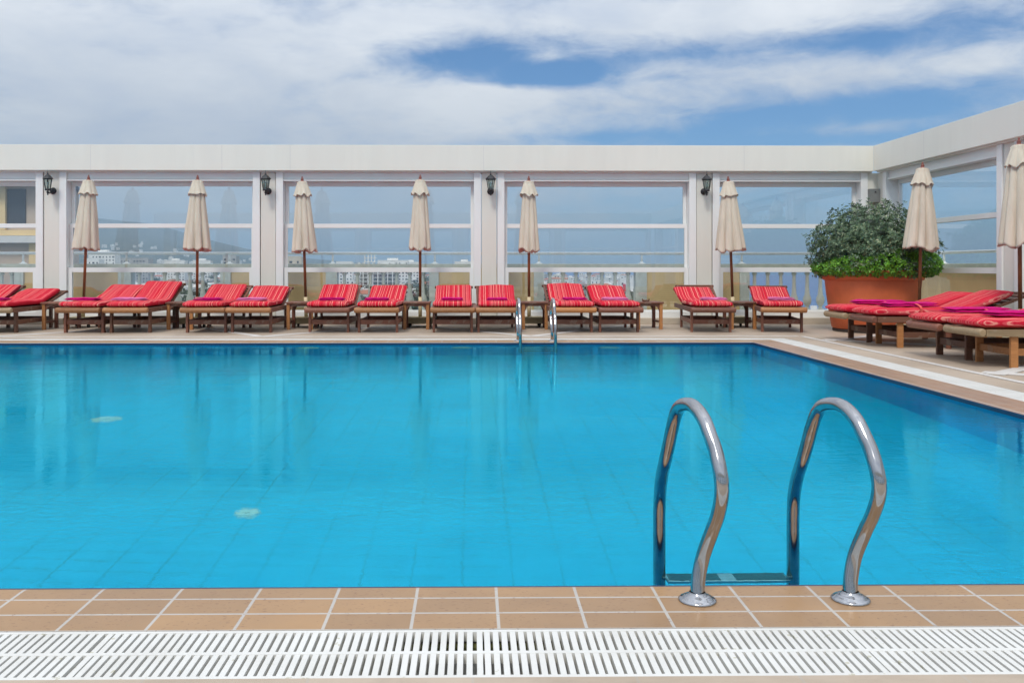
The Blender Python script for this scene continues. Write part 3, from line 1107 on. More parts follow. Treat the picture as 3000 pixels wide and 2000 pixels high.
def make_lounger(loc, rz, theta=R(20), blen=0.60, roll='roll_wood', frame='red_wood', shift=0.0, strap=False, legm=None, sag=0):
    legm = legm or frame
    root = empty('sun_lounger', loc, rz)
    L, W = (1.98, .70) if strap else (1.90, 0.655)
    # front roll with softly rounded ends
    h = W / 2 + .012
    bb = MB()
    bb.tube([(-h, .04, .352), (-h + .006, .04, .352), (-h + .02, .04, .352), (0, .04, .352), (h - .02, .04, .352), (h - .006, .04, .352), (h, .04, .352)], [.028, .038, .043, .0435, .043, .038, .028], 18)
    bb.build('foot_roll', roll, root)
    for sx in (-1, 1):
        MB().box(sx * W / 2 - .017, sx * W / 2 + .017, .075, L, .315, .385, .006).build('side_rail', frame if not strap else roll if roll == 'pale_wood' else frame, root)
    bb = MB()
    for k in range(13):
        y = .12 + k * .082
        bb.box(-W / 2 + .018, W / 2 - .018, y, y + .055, .362, .383, .003)
    bb.build('seat_slats', frame, root)
    fy_ = .37 if strap else .26
    for yy in (fy_, 1.40):
        for sx in (-1, 1):
            x = sx * (W / 2 - .036)
            MB().box(x - .018, x + .018, yy - .036, yy + .036, 0, .345, .004).build('leg', legm, root)
    lf = MB()
    lf.box(-W / 2 + .055, W / 2 - .055, fy_ - .012, fy_ + .012, .125, .195, .003)
    lf.box(-W / 2 + .055, W / 2 - .055, 1.388, 1.412, .125, .195, .003)
    for sx in (-1, 1):
        x = sx * (W / 2 - .036)
        lf.box(x - .012, x + .012, fy_ + .037, 1.363, .125, .195, .003)
    lf.build('stretcher_frame', frame, root)
    # hinged back
    hy, hz = (1.23 if strap else 1.17), .372
    mt = Matrix.Translation((0, hy, hz)) @ Matrix.Rotation(theta, 4, 'X')
    bb = MB()
    bl = 0.79
    for sx in (-1, 1):
        x = sx * (W / 2 - .038)
        bb.box(x - .015, x + .015, 0, bl, -.012, .022, .003, mt)
    for k in range(7):
        y = .03 + k * .112
        bb.box(-W / 2 + .053, W / 2 - .053, y, y + .06, -.002, .018, 0, mt)
    bb.box(-W / 2 + .0, W / 2 - .0, bl - .0, bl + .032, -.014, .026, .006, mt)
    bk = bb.build('backrest', frame, root)
    # prop under the back
    p1 = mt @ Vector((0, .45, -.02))
    bb = MB()
    for sx in (-1, 1):
        bb.tube([(sx * .2, p1.y, p1.z), (sx * .2, p1.y + .12, .33)], .010, 8)
    bb.tube([(-W / 2 + .02, p1.y + .12, .33), (W / 2 - .02, p1.y + .12, .33)], .010, 8)
    bb.build('prop', 'dark_wood', bk)
    cu = cushion_mesh(theta, blen + (.0 if shift < 0 or rz < -.15 else .045), W=.65 if strap else .60, T=.10 if strap else .088, shift=shift).build('cushion', 'stripes', root)
    cu.location = (random.uniform(-.012, .012), 0, 0)
    cu.rotation_euler = (0, 0, R(random.uniform(-1.3, 1.3)))
    if strap:
        bb = MB()
        zt_, hw = .50, .342
        pts_ = [(-hw, .70, .30), (-hw - .004, .70, .44), (-hw + .03, .70, zt_ + .012), (0, .66, zt_ + .045), (hw - .03, .62, zt_ + .012), (hw + .004, .62, .44), (hw, .62, .30)]
        pp = catmull(pts_, 5)
        for p, q in zip(pp, pp[1:]):
            pass
        rings = []
        for p in pp:
            rings.append([(p[0], p[1] - .014, p[2]), (p[0], p[1] + .014, p[2]), (p[0] * 1.006, p[1] + .014, p[2] + .005), (p[0] * 1.006, p[1] - .014, p[2] + .005)])
        bb.ring_join(rings, smooth=False)
        bb.build('strap', 'strap_red', cu)
    return root


def towel(loc, rz, w_=.44, d_=.28, label='', mat='towel', n=3, curl=0.0, h_=.05):
    """folded bath towel: n soft layers"""
    bb = MB()
    seed = random.random() * 50
    th = h_ / n
    for k in range(n):
        z0 = k * th
        ww, dd = w_ * (1 - .03 * k + random.uniform(-.02, .02)), d_ * (1 - .04 * k)
        nx_, m_ = 16, 16
        rings = []
        for i in range(nx_ + 1):
            u = -1 + 2 * i / nx_
            e = max(0.12, 1 - abs(u) ** 10)
            ring = []
            for j in range(m_):
                a = 2 * PI * j / m_
                y = math.copysign(abs(math.cos(a)) ** .35, math.cos(a)) * dd / 2
                z = math.copysign(abs(math.sin(a)) ** .8, math.sin(a)) * th * .56 * e
                z += mn.noise(Vector((u * 2.5, y * 6, seed + k))) * .010 + curl * (1 - abs(u)) * .01
                ring.append((u * ww / 2 + mn.noise(Vector((y * 8, seed, k))) * .01, y, z0 + th / 2 + .004 + z))
            rings.append(ring)
        bb.ring_join(rings)
    o_ = bb.build('folded_towel', mat, loc=loc, rot=(0, 0, rz))
    tag(o_, label, 'towel', 'folded towels on the loungers')
    return o_


FY = 13.72
GRP = 'sun loungers round the pool'
# px of foot roll (left, right), theta, blen, rz, roll, frame, shift, label, towel (px0,px1) or None
row = [
    (-118, 11, 22, .60, 1, 'pale_wood', 'dark_wood', 0, 'red striped lounger cut off by the left photo edge, farther left of the two there', (-60, 30), 'towel on the lounger cut off by the left photo edge'),
    (20, 149, 17, .66, 0, 'pale_wood', 'dark_wood', 0, '', None, ''),
]
items = [
    # (foot left px, foot right px, theta, blen, rz deg, roll, frame, shift, label, towel px)
    (-230, -103, 21, .60, 0, 'pale_wood', 'dark_wood', 0, 'red striped lounger at the left photo edge with only its raised cushion in view', (-135, -70), 'magenta towel on the lounger at the left photo edge'),
    (-96, 33, 15, .62, 0, 'pale_wood', 'dark_wood', 0, 'red striped lounger with a low, slightly raised back beside the leftmost umbrella', (-52, 26), 'magenta towel on the lounger with a low back at far left'),
    (163, 292, 21, .62, -2.5, 'roll_wood', 'red_wood', .0, 'red striped lounger standing right under the first umbrella, left of a higher backed one', (196, 293), 'thin magenta towel on the lounger under the first umbrella'),
    (302, 433, 24, .66, 0, 'roll_wood', 'dark_wood', .02, 'red striped lounger with the highest raised back of the row, between the first two umbrellas', (331, 428), 'pink towel on the highest backed lounger between the first two umbrellas'),
    (528, 659, 21, .62, 0, 'roll_wood', 'red_wood', 0, 'red striped lounger directly in front of the second umbrella pole', (569, 653), 'magenta towel on the lounger in front of the second umbrella'),
    (662, 793, 19.5, .60, 0, 'roll_wood', 'red_wood', 0, 'red striped lounger in front of the second white column, right of the second umbrella', (696, 781), 'pink towel on the lounger in front of the second white column'),
    (892, 1024, 21, .60, 0, 'red_wood', 'red_wood', 0, 'red striped lounger with a reddish foot roll just right of the third umbrella', (936, 1011), 'magenta towel on the lounger just right of the third umbrella'),
    (1037, 1169, 20.5, .60, 0, 'roll_wood', 'red_wood', 0, 'red striped lounger just left of the fourth umbrella', (1069, 1140), 'magenta towel on the lounger just left of the fourth umbrella'),
    (1261, 1391, 21, .60, 0, 'roll_wood', 'red_wood', 0, 'red striped lounger just right of the fourth umbrella, left of the third white column', (1293, 1358), 'small magenta towel on the lounger right of the fourth umbrella'),
    (1394, 1524, 21, .60, 0, 'roll_wood', 'red_wood', 0, 'red striped lounger in front of the third white column, left of the far ladder', (1425, 1486), 'small magenta towel on the lounger in front of the third white column'),
    (1617, 1748, 22, .62, 0, 'orange_wood', 'red_wood', 0, 'red striped lounger with an orange foot roll just right of the far ladder', (1647, 1721), 'magenta towel on the lounger right of the far ladder'),
    (1755, 1884, 19.5, .60, 0, 'red_wood', 'red_wood', 0, 'red striped lounger beside the table that carries the ashtray', (1761, 1841), 'pink towel on the lounger beside the ashtray table'),
    (2022, 2156, 21.5, .53, -5, 'red_wood', 'red_wood', -.07, 'red striped lounger with its cushion slid off its back rail, before the fourth column', (2052, 2130), 'pink towel on the lounger with the bare wooden back rail'),
    (2224, 2366, 20.5, .56, -11, 'roll_wood', 'red_wood', 0, 'turned red striped lounger left of the big terracotta pot', (2249, 2326), 'pale pink towel on the turned lounger left of the terracotta pot'),
]
for (a, c, th, bl, rz, roll, fr, sh, lb, tw, tl) in items:
    xa, xc = at(a, FY), at(c, FY)
    lo = make_lounger(((xa + xc) / 2, FY - .04, 0), R(rz + random.uniform(-.8, .8)), R(th + random.uniform(-.8, .8)), bl, roll, fr, sh)
    tag(lo, lb, 'sun lounger', GRP)
    if tw:
        ty = FY + .42
        x0, x1 = at(tw[0], ty), at(tw[1], ty)
        towel(((x0 + x1) / 2, ty, .484), R(rz + random.uniform(-4, 4)), abs(x1 - x0), .26, tl, 'towel_pale' if 'pink' in tl else 'towel', 2 if 'thin' in tl or 'small' in tl else 3, h_=.04)

# four loungers along the right side, foot end towards the pool
side = [
    ((4.92, 12.30), -91.5, 17, 'pale_wood', 'dark_wood', 'red striped lounger nearest the terracotta pot in the right hand group', 'magenta towel on the lounger nearest the terracotta pot'),
    ((4.95, 11.50), -91.5, 21, 'red_wood', 'dark_wood', 'red striped lounger with a high raised back behind the pair at the right photo edge', 'long magenta towel under a strap on the high backed right hand lounger'),
    ((4.98, 10.00), -91, 12, 'red_wood', 'dark_wood', 'red striped lounger with a dark red foot roll, cut off by the right photo edge', 'magenta towel on the cut off lounger with the dark red foot roll'),
    ((5.00, 9.22), -91, 12, 'pale_wood', 'orange_wood', 'red striped lounger with a weathered pale foot roll at the right photo edge', 'magenta towel under a strap on the lounger with the pale foot roll'),
]
for (p, rz, th, roll, fr, lb, tl) in side:
    lo = make_lounger((p[0], p[1], 0), R(rz), R(th), .62, roll, fr, 0, True, legm='orange_wood' if p[1] < 9.5 or 11 < p[1] < 12 else 'dark_wood')
    tag(lo, lb, 'sun lounger', GRP)
    towel((p[0] + .62, p[1], .497), R(rz + 90), .66, .34, tl, 'towel', 2, h_=.055)


# ------------------------------------------------------------------ side tables
def make_table():
    root = empty('side_table')
    tp = MB()
    w2, d2 = .225, .26
    for k in range(5):
        y0 = -d2 + k * (2 * d2 / 5) + .002
        tp.box(-w2, w2, y0, y0 + 2 * d2 / 5 - .004, .415, .440, .003)
    tp.build('tabletop', 'red_wood', root)
    for sx in (-1, 1):
        for sy in (-1, 1):
            x, y = sx * (w2 - .04), sy * (d2 - .045)
            MB().box(x - .025, x + .025, y - .025, y + .025, 0, .413, .004).build('leg', 'orange_wood' if sy < 0 else 'red_wood', root)
    ap = MB()
    for sy in (-1, 1):
        y = sy * (d2 - .045)
        ap.box(-w2 + .066, w2 - .066, y - .010, y + .010, .375, .413)
        for sx in (-1, 1):      # curved brackets
            xo = sx * (w2 - .066)
            ap.ring_join([[(xo, y + q, .374), (xo - sx * .06, y + q, .374), (xo - sx * .03, y + q, .355), (xo - sx * .008, y + q, .31), (xo, y + q, .28)] for q in (-.009, .009)], smooth=False)
    for sx in (-1, 1):
        x = sx * (w2 - .04)
        ap.box(x - .010, x + .010, -d2 + .071, d2 - .071, .375, .413)
        ap.box(x - .010, x + .010, -d2 + .071, d2 - .071, .10, .135)
    ap.build('apron', 'red_wood', root)
    return root


tab = make_table()
tables = [
    (181, 14.80, 0, 'wooden side table between the low backed lounger and the first umbrella lounger'),
    (540, 14.80, 0, 'wooden side table in front of the second umbrella pole, mostly hidden by loungers'),
    (886, 14.80, 0, 'wooden side table in front of the third umbrella pole'),
    (1222, 14.80, 0, 'wooden side table in front of the fourth umbrella pole'),
    (1564, 14.80, 0, 'wooden side table in front of the fifth umbrella, between the far ladder rails'),
    (1893, 14.80, 4, 'wooden side table carrying an ashtray, standing free before the fourth column'),
    (2166, 14.80, 0, 'wooden side table in front of the sixth umbrella pole'),
]
for i, (px, Y, rz, lb) in enumerate(tables):
    o_ = tab if i == 0 else copy_tree(tab)
    o_.location = (at(px, Y), Y, 0)
    o_.rotation_euler = (0, 0, R(rz))
    tag(o_, lb, 'side table', 'wooden side tables between the loungers')
o_ = copy_tree(tab)
o_.location = (6.02, 10.80, 0)
tag(o_, 'wooden side table between the two pairs of loungers on the right side', 'side table', 'wooden side tables between the loungers')
bb = MB()
bb.lathe([(0.045, 0), (0.055, .006), (0.058, .028), (0.052, .03), (0.048, .012), (0.0, .010)], 24)
bb.box(-.062, -.044, -.008, .008, .02, .045)
bb.box(.044, .062, -.008, .008, .02, .045)
ash = bb.build('ashtray', 'dark_wood', loc=(at(1890, 14.8), 14.75, .441))
tag(ash, 'small dark ashtray on the free standing side table', 'ashtray')


# ------------------------------------------------------------------ umbrellas
def make_umbrella(loc, lean=0.0, H=2.55, bottom=1.29, rb=0.22, seed=0, rz=0.0, open_=1.0):
    """closed parasol; lean = sideways shift of the top in metres"""
    rng = random.Random(seed)
    root = empty('closed_umbrella', loc, rz)
    zt = H - .10

    def sh(z):
        return lean * (z / H)
    MB().tube([(sh(.12), 0, .12), (sh(.5), 0, .5)], .031, 14).build('pole_sleeve', 'sleeve', root)
    MB().tube([(sh(.50), 0, .50), (sh(1.4), 0, 1.4), (sh(H - .09), 0, H - .09)], .0235, 14).build('pole', 'pole_wood', root)
    bb = MB()
    bb.lathe([(.048, H - .105), (.050, H - .088), (.036, H - .076), (.020, H - .068), (.026, H - .055), (.020, H - .035), (.012, H - .018), (.014, H - .008), (.004, H + .005)], 14, sh(H), 0)
    bb.build('finial', 'finial_wood', root)
    nf = 8
    M = 112
    ph = [rng.uniform(-.18, .18) for _ in range(nf)]
    amp = [rng.uniform(.3, 1.7) for _ in range(nf)]
    tw = rng.uniform(-.5, .5)

    def fold(a, depth, z):
        k = (a / (2 * PI) * nf + tw * .2 * (z - 1.3)) % nf
        i = int(k)
        f = k - i
        s = abs(math.sin(PI * (f)))           # lobes with sharp valleys
        sub = .16 * abs(math.sin(PI * f * 2 + ph[i % nf]))
        return 1 - depth * amp[i % nf] * (1 - s ** .7) + depth * sub * .5

    def skirt(z0, z1, r0, r1, depth0, depth1, n, power, scallop, thick=.006, jag=0.0):
        rings = []
        for j in range(n + 1):
            q = j / n
            zz = z0 + (z1 - z0) * q
            r = r0 + (r1 - r0) * q ** power
            dep = depth0 + (depth1 - depth0) * q
            ring = []
            for i in range(M):
                a = 2 * PI * i / M
                rr = r * fold(a, dep, zz)
                rr *= 1 + .06 * mn.noise(Vector((math.cos(a) * 1.4, math.sin(a) * 1.4, zz * 2 + seed * 7)))
                k = (a / (2 * PI) * nf) % 1
                zo = -scallop * math.sin(PI * k) * q ** 4
                zo += jag * q ** 6 * mn.noise(Vector((math.cos(a) * 2.5, math.sin(a) * 2.5, seed * 3.3)))
                ring.append((sh(zz) + rr * math.cos(a), rr * math.sin(a), zz - zo))
            rings.append(ring)
        for j in range(3):      # turned-in hem
            q = (j + 1) / 3
            last = rings[n]
            rings.append([(sh(z1) + (p[0] - sh(z1)) * (1 - .30 * q), p[1] * (1 - .30 * q), p[2] + .02 * q + (.06 if q == 1 else 0)) for p in last])
        mb = MB()
        mb.ring_join(rings, caps=False)
        return mb
    skirt(zt, bottom, .088, rb * open_, .16, .30, 34, .92, .006, jag=.07).build('canopy', 'canvas', root)
    skirt(zt + .012, H - .345, .070, .158 * open_, .07, .12, 14, .85, .022, jag=.05).build('vent_skirt', 'canvas', root)
    bs = MB()
    bs.box(-.23, .23, -.23, .23, .065, .165, .012)
    ba = bs.build('base', 'base_concrete', root)
    for sx in (-1, 1):
        for sy in (-1, 1):
            c_ = MB()
            c_.tube([(sx * .17 - .016, sy * .17, .031), (sx * .17 + .016, sy * .17, .031)], .031, 14)
            c_.box(sx * .17 - .022, sx * .17 + .022, sy * .17 - .01, sy * .17 + .01, .045, .064)
            c_.build('caster', 'black_rubber', ba)
    return root


UY = 15.28
umbs = [
    (242, 260, 2.55, 1.29, .225, 'beige closed umbrella leaning slightly, leftmost, beside the first white column', 1, .3),
    (577, 579, 2.55, 1.29, .235, 'beige closed umbrella with a folded hem corner at the right of the first full window', 2, 1.9),
    (898, 885, 2.53, 1.26, .215, 'beige closed umbrella leaning left, just right of the second white column', 3, .9),
    (1231, 1231, 2.56, 1.30, .195, 'slim upright beige closed umbrella just left of the third white column', 4, 2.2),
    (1550, 1549, 2.54, 1.265, .185, 'slimmest beige closed umbrella, just right of the third white column above the far ladder', 5, .2),
    (2149, 2133, 2.54, 1.28, .255, 'beige closed umbrella with a ragged pleated hem, left of the potted bush', 6, 1.3),
]
for (pb, pt, H, bt, rb, lb, sd_, rz) in umbs:
    xb, xt = at(pb, UY), at(pt, UY)
    o_ = make_umbrella((xb, UY, 0), 0, H, bt, rb, sd_, 0)
    tilt = math.atan2(xt - xb, H)
    # lean by rotating about the base point through the pole parts only
    for ch in o_.children:
        if ch.name.split('.')[0] not in ('base',):
            ch.rotation_euler = (0, tilt, 0)
    tag(o_, lb, 'umbrella', 'closed beige umbrellas')
for (X, Y, lb, sd_, pb, pt, H, bt) in ((6.43, 13.10, 'beige closed umbrella in front of the right side of the potted bush', 8, 2691, 2703, 2.53, 1.26),
                                   (6.50, 10.74, 'beige closed umbrella at the right photo edge, nearest the camera', 9, 2990, 2985, 2.55, 1.27)):
    xb, xt = at(pb, Y), at(pt, Y)
    o_ = make_umbrella((xb, Y, 0), 0, H, bt, .245, sd_, 0)
    tilt = math.atan2(xt - xb, H)
    for ch in o_.children:
        if ch.name.split('.')[0] not in ('base',):
            ch.rotation_euler = (0, tilt, 0)
    tag(o_, lb, 'umbrella', 'closed beige umbrellas')

# ------------------------------------------------------------------ big pot and its two plants
PX, PY = at(2556, 14.1), 14.1
pot = empty('flower_pot', (PX, PY, 0))
MB().lathe([(0.58, .05), (0.60, .06), (0.64, .28), (0.685, .60), (0.705, .80), (0.70, .84)], 64).build('pot_body', 'terracotta', pot)
MB().lathe([(0.712, .80), (0.735, .805), (0.755, .86), (0.772, .925), (0.778, .945), (0.770, .955), (0.74, .955), (0.70, .90)], 64, caps=False).build('pot_rim', 'terracotta', pot)
MB().lathe([(0.70, .88), (0.3, .91), (0.02, .92)], 40, caps=False).build('soil', 'soil', pot)
MB().lathe([(0.50, .0), (0.585, .004), (0.592, .03), (0.58, .048)], 48).build('saucer', 'saucer', pot)
tag(pot, 'huge round terracotta pot with a thick rim in the right hand corner of the deck', 'flower pot')


def leaves(name, mat, parent, fn, count, size, seed, curl=.3):
    rng = random.Random(seed)
    bm = bmesh.new()
    made = 0
    while made < count:
        p, nrm = fn(rng)
        if p is None:
            continue
        # sprig: 5-6 leaves in a whorl
        d = (nrm + Vector((rng.gauss(0, .45), rng.gauss(0, .45), rng.gauss(.2, .4)))).normalized()
        s1 = d.orthogonal().normalized()
        s2 = d.cross(s1)
        k = rng.randint(4, 7)
        a0 = rng.uniform(0, 2 * PI)
        for i in range(k):
            a = a0 + 2 * PI * i / k + rng.uniform(-.3, .3)
            o_ = (s1 * math.cos(a) + s2 * math.sin(a))
            ln = size * rng.uniform(.7, 1.3)
            dirv = (o_ * 1.0 + d * rng.uniform(.2, 1.0)).normalized()
            sd = dirv.cross(d).normalized() * ln * .24
            base = p + o_ * .004
            mid = base + dirv * ln * .55
            tip = base + dirv * ln - d * ln * curl * .4
            vs = [bm.verts.new(q) for q in (base, mid + sd, tip, mid - sd)]
            bm.faces.new(vs)
            made += 1
    me = bpy.data.meshes.new(name)
    bm.to_mesh(me)
    bm.free()
    me.materials.append(MAT[mat])
    ob = bpy.data.objects.new(name, me)
    COL.objects.link(ob)
    ob.parent = parent
    return ob


def dome(cx, cy, cz, rx, rz, zmin, lump, seed, depth=.22):
    off = Vector((seed * 3.7, seed * 1.3, 0))

    def fn(rng):
        d = Vector((rng.gauss(0, 1), rng.gauss(0, 1), rng.gauss(0, 1))).normalized()
        k = 1 + lump * .8 * mn.noise(d * 2.2 + off) + lump * .9 * mn.noise(d * 6 + off) + lump * .45 * mn.noise(d * 13 + off) + .16 * max(0, mn.noise(d * 19 + off) - .15)
        r = k * (1 - depth * rng.random() ** 2)
        p = Vector((cx + d.x * rx * r, cy + d.y * rx * r, cz + d.z * rz * r))
        if p.z < zmin:
            return None, None
        return p, Vector((d.x / rx, d.y / rx, d.z / rz)).normalized()
    return fn


b1 = empty('shrub', (PX, PY, .9))
leaves('foliage', 'grey_leaf', b1, dome(-.03, 0, .38, .865, .69, -.05, .24, 1, .34), 26000, .042, 3)
bb = MB()
rng = random.Random(4)
for k in range(9):
    a = 2 * PI * k / 9
    bb.tube([(0.05 * math.cos(a), .05 * math.sin(a), -.02), (.3 * math.cos(a), .3 * math.sin(a), .3), (.55 * math.cos(a), .55 * math.sin(a), .55)], [.03, .018, .008], 8)
bb.build('stem', 'bark', b1)
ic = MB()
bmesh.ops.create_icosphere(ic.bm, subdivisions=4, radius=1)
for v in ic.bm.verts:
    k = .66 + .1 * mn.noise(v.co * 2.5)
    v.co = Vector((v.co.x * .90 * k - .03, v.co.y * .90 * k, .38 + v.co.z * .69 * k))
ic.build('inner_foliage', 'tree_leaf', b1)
tag(b1, 'large rounded grey green shrub growing in the terracotta pot', 'shrub', None)
b2 = empty('shrub', (PX, PY, .9))


def ringfn(rng):
    a = rng.uniform(0, 2 * PI)
    d = Vector((math.cos(a), math.sin(a), 0))
    hgt = .30 + .12 * mn.noise(Vector((d.x * 1.6, d.y * 1.6, 5))) + .05 * mn.noise(Vector((d.x * 5, d.y * 5, 8))) - .10 * max(0, -d.x)
    R0 = .755 + .02 * d.x + .05 * mn.noise(Vector((d.x * 3, d.y * 3, 2)))
    q = rng.uniform(-.5, 1) * PI / 1.0
    rr = 1 - .3 * rng.random() ** 2
    p = d * (R0 + .17 * math.cos(q) * rr) + Vector((0, 0, hgt * .5 - .02 + math.sin(q) * hgt * .62 * rr))
    if a and p.z < -.10:
        return None, None
    n = (d * math.cos(q) + Vector((0, 0, math.sin(q)))).normalized()
    p += Vector((.02, 0, .02))
    return p, n


leaves('foliage', 'green_leaf', b2, ringfn, 17000, .040, 9)
tag(b2, 'bright green low shrub spilling round the rim of the terracotta pot', 'shrub', None)

# ------------------------------------------------------------------ town, hills and sea far below
RIDGE = [(-900, 540), (-200, 575), (100, 585), (250, 600), (440, 622), (520, 652), (620, 688), (735, 718), (850, 742), (1000, 762), (1200, 779), (1300, 786)]


def ridge_h(u):
    px = 1385 + F * u
    if px >= RIDGE[-1][0]:
        return 0
    for (a, ya), (c, yc) in zip(RIDGE, RIDGE[1:]):
        if px <= c:
            y = ya + (yc - ya) * (max(px, a) - a) / (c - a)
            return max(0, (783 - y) / F * 7000 * .80 + 26)


def land_z(x, y):
    u = x / max(y, 1)
    coast = 2300 if u > -.12 else 9000
    z = -25.0 + 1.5 * mn.noise(Vector((x * .004, y * .004, 0)))
    if u > .29:
        z -= min(8, (u - .29) * 300 * max(0, (y - 520) / 400))
    if y > coast:
        z -= min(6, (y - coast) * .02)
    if y > 1100:
        tt_ = min(1, (y - 1100) / 5900)
        z += ridge_h(u) * tt_ ** 1.6 * (1 + .12 * mn.noise(Vector((x * .0012, y * .0012, 3))))
    return z


bb = MB()
NU, NY = 120, 90
grid = []
for j in range(NY + 1):
    y = 60 * (7400 / 60) ** (j / NY)
    grid.append([bb.bm.verts.new((u * y, y, land_z(u * y, y))) for u in [-1.2 + 1.75 * i / NU for i in range(NU + 1)]])
for j in range(NY):
    for i in range(NU):
        f = bb.bm.faces.new((grid[j][i], grid[j][i + 1], grid[j + 1][i + 1], grid[j + 1][i]))
        f.smooth = True
struct(bb.build('hills', ['land']))
bb = MB()
bb.face([(-40000, -4000, -27.5), (40000, -4000, -27.5), (40000, 40000, -27.5), (-40000, 40000, -27.5)])
struct(bb.build('sea', 'sea'))


def house_mesh(rng, w_, d_, h_, mats, kind=0):
    bb = MB()
    bb.slot = 0
    bb.box(-w_ / 2, w_ / 2, -d_ / 2, d_ / 2, -6, h_)
    bb.box(-w_ / 2 - .15, w_ / 2 + .15, -d_ / 2 - .15, -d_ / 2 + .1, h_ + .01, h_ + .8)
    bb.box(-w_ / 2 - .15, -w_ / 2 + .1, -d_ / 2 + .11, d_ / 2, h_ + .01, h_ + .8)
    if kind == 1:
        bb.box(-w_ * .2, w_ * .15, -d_ * .2, d_ * .2, h_ + .02, h_ + 2.8)
    bb.slot = 1
    fl = max(1, int(h_ / 3.1))
    nw = max(2, int(w_ / 3.2))
    for f in range(fl):
        for k in range(nw):
            if rng.random() < .12:
                continue
            x = -w_ / 2 + w_ * (k + .5) / nw
            z = f * 3.1 + .9
            ww = rng.choice((.6, .6, 1.0))
            bb.box(x - ww, x + ww, -d_ / 2 - .06, -d_ / 2 - .01, z, z + 1.5)
        bb.slot = 0
        if rng.random() < .6:
            x = rng.uniform(-w_ * .3, w_ * .3)
            bb.box(x - 2.2, x + 2.2, -d_ / 2 - 1.2, -d_ / 2 - .07, f * 3.1 + .2, f * 3.1 + .75)
        bb.slot = 1
    if kind == 2:     # pitched tiled roof
        bb.slot = 2
        e = .5
        x0, x1, y0, y1, z0 = -w_ / 2 - e, w_ / 2 + e, -d_ / 2 - e, d_ / 2 + e, h_ + .82
        A = [(x0, y0, z0), (x1, y0, z0), (x1, y1, z0), (x0, y1, z0)]
        r0, r1 = (x0 + d_ * .4, 0, z0 + 2.2), (x1 - d_ * .4, 0, z0 + 2.2)
        bb.face([A[0], A[1], r1, r0]); bb.face([A[2], A[3], r0, r1]); bb.face([A[1], A[2], r1]); bb.face([A[3], A[0], r0])
        bb.face([A[3], A[2], A[1], A[0]])
    o_ = bb.build('town_house', mats)
    return o_


rng = random.Random(21)
TL = 'white flat roofed house in the town far beyond the balustrade'
protos = []
for k in range(9):
    kind = (0, 1, 0, 2, 1, 0, 2, 1, 0)[k]
    wl = ('city_white', 'city_white', 'city_cream', 'city_white', 'city_white', 'city_white', 'city_cream', 'city_grey', 'city_white')[k]
    o_ = house_mesh(rng, rng.uniform(9, 20), rng.uniform(9, 14), rng.choice((6.3, 9.4, 9.4, 12.5)), [wl, 'city_window', 'city_red'], kind)
    lb = ('pale flat roofed house in the town far beyond the balustrade', 'red roofed house in the town far beyond the balustrade')[kind == 2]
    gp = ('flat roofed houses of the far town', 'red roofed houses of the far town')[kind == 2]
    tag(o_, lb, 'house', gp)
    protos.append(o_)
used = set()


def put(o_, px, Y, rz, zoff=0.0):
    x = (px - 1385) / F * Y
    o_.location = (x, Y, land_z(x, Y) + zoff)
    o_.rotation_euler = (0, 0, rz)


vis = [(380, 660), (985, 1265), (1585, 1865)]
cnt = 0
for k in range(240):
    pi = rng.randrange(9)
    o_ = protos[pi]
    if pi in used:
        o_ = o_.copy()
        COL.objects.link(o_)
    used.add(pi)
    lo_, hi_ = vis[k % 3]
    Y = rng.choice((rng.uniform(480, 900), rng.uniform(700, 1500), rng.uniform(1300, 2250)))
    put(o_, rng.uniform(lo_ - 15, hi_ + 15), Y, rng.uniform(-.5, .5))
# small far houses dotted on the slopes at the left
for k in range(46):
    o_ = protos[rng.choice((0, 1, 4, 5, 8))].copy()
    COL.objects.link(o_)
    put(o_, rng.uniform(300, 745), rng.uniform(2300, 4200), rng.uniform(-.6, .6))
    o_.name = 'hillside_house'
    tag(o_, 'tiny pale house on the hazy slope at the left', 'house', 'tiny houses on the far slope')


def named_block(px, Y, w_, d_, top_py, mats, label, kind=0, rz=0.0, nm='apartment_block'):
    x = (px - 1385) / F * Y
    zb = land_z(x, Y)
    ztop = 1 + (783 - top_py) / F * Y
    o_ = house_mesh(rng, w_, d_, ztop - zb - .8, mats, kind)
    o_.name = nm
    o_.location = (x, Y, zb)
    o_.rotation_euler = (0, 0, rz)
    tag(o_, label, 'building')
    return o_


WM = ['city_white', 'city_window', 'city_red']
named_block(312, 900, 26, 14, 738, WM, 'white stepped block rising above the balustrade beside the first umbrella pole', 1)
named_block(365, 980, 60, 14, 756, ['city_grey', 'city_window', 'city_red'], 'long grey office block low on the skyline right of the first umbrella', 0)
named_block(282, 860, 14, 12, 757, WM, 'small white block on the skyline touching the first umbrella pole', 0)
named_block(520, 1100, 24, 12, 762, WM, 'white low block on the skyline left of the second umbrella pole', 1)
named_block(598, 1150, 22, 12, 762, WM, 'white low block on the skyline right of the second umbrella pole', 1)
named_block(680, 820, 12, 12, 748, ['city_grey', 'city_window', 'city_red'], 'grey block partly hidden by the second white column', 1)
named_block(868, 620, 9.5, 10, 750, ['city_cream', 'city_window', 'city_red'], 'cream block on the skyline behind the third umbrella pole', 0)
named_block(1012, 900, 16, 12, 766, WM, 'small white roof on the skyline left of the unfinished tower', 0)
named_block(1153, 900, 30, 12, 762, WM, 'wide white roof on the skyline right of the unfinished tower', 1)
named_block(1206, 950, 16, 12, 767, WM, 'small white roof on the skyline just left of the fourth umbrella', 1)
named_block(1362, 900, 20, 12, 766, WM, 'white roof on the skyline left of the third column', 1)
ob_ = named_block(1835, 640, 10, 10, 815, WM, 'white building carrying a red sign, left of the fourth column', 0)
MB().box(-3.2, -1.2, -5.9, -5.2, 8.5, 14).build('sign', 'sign_red', ob_)
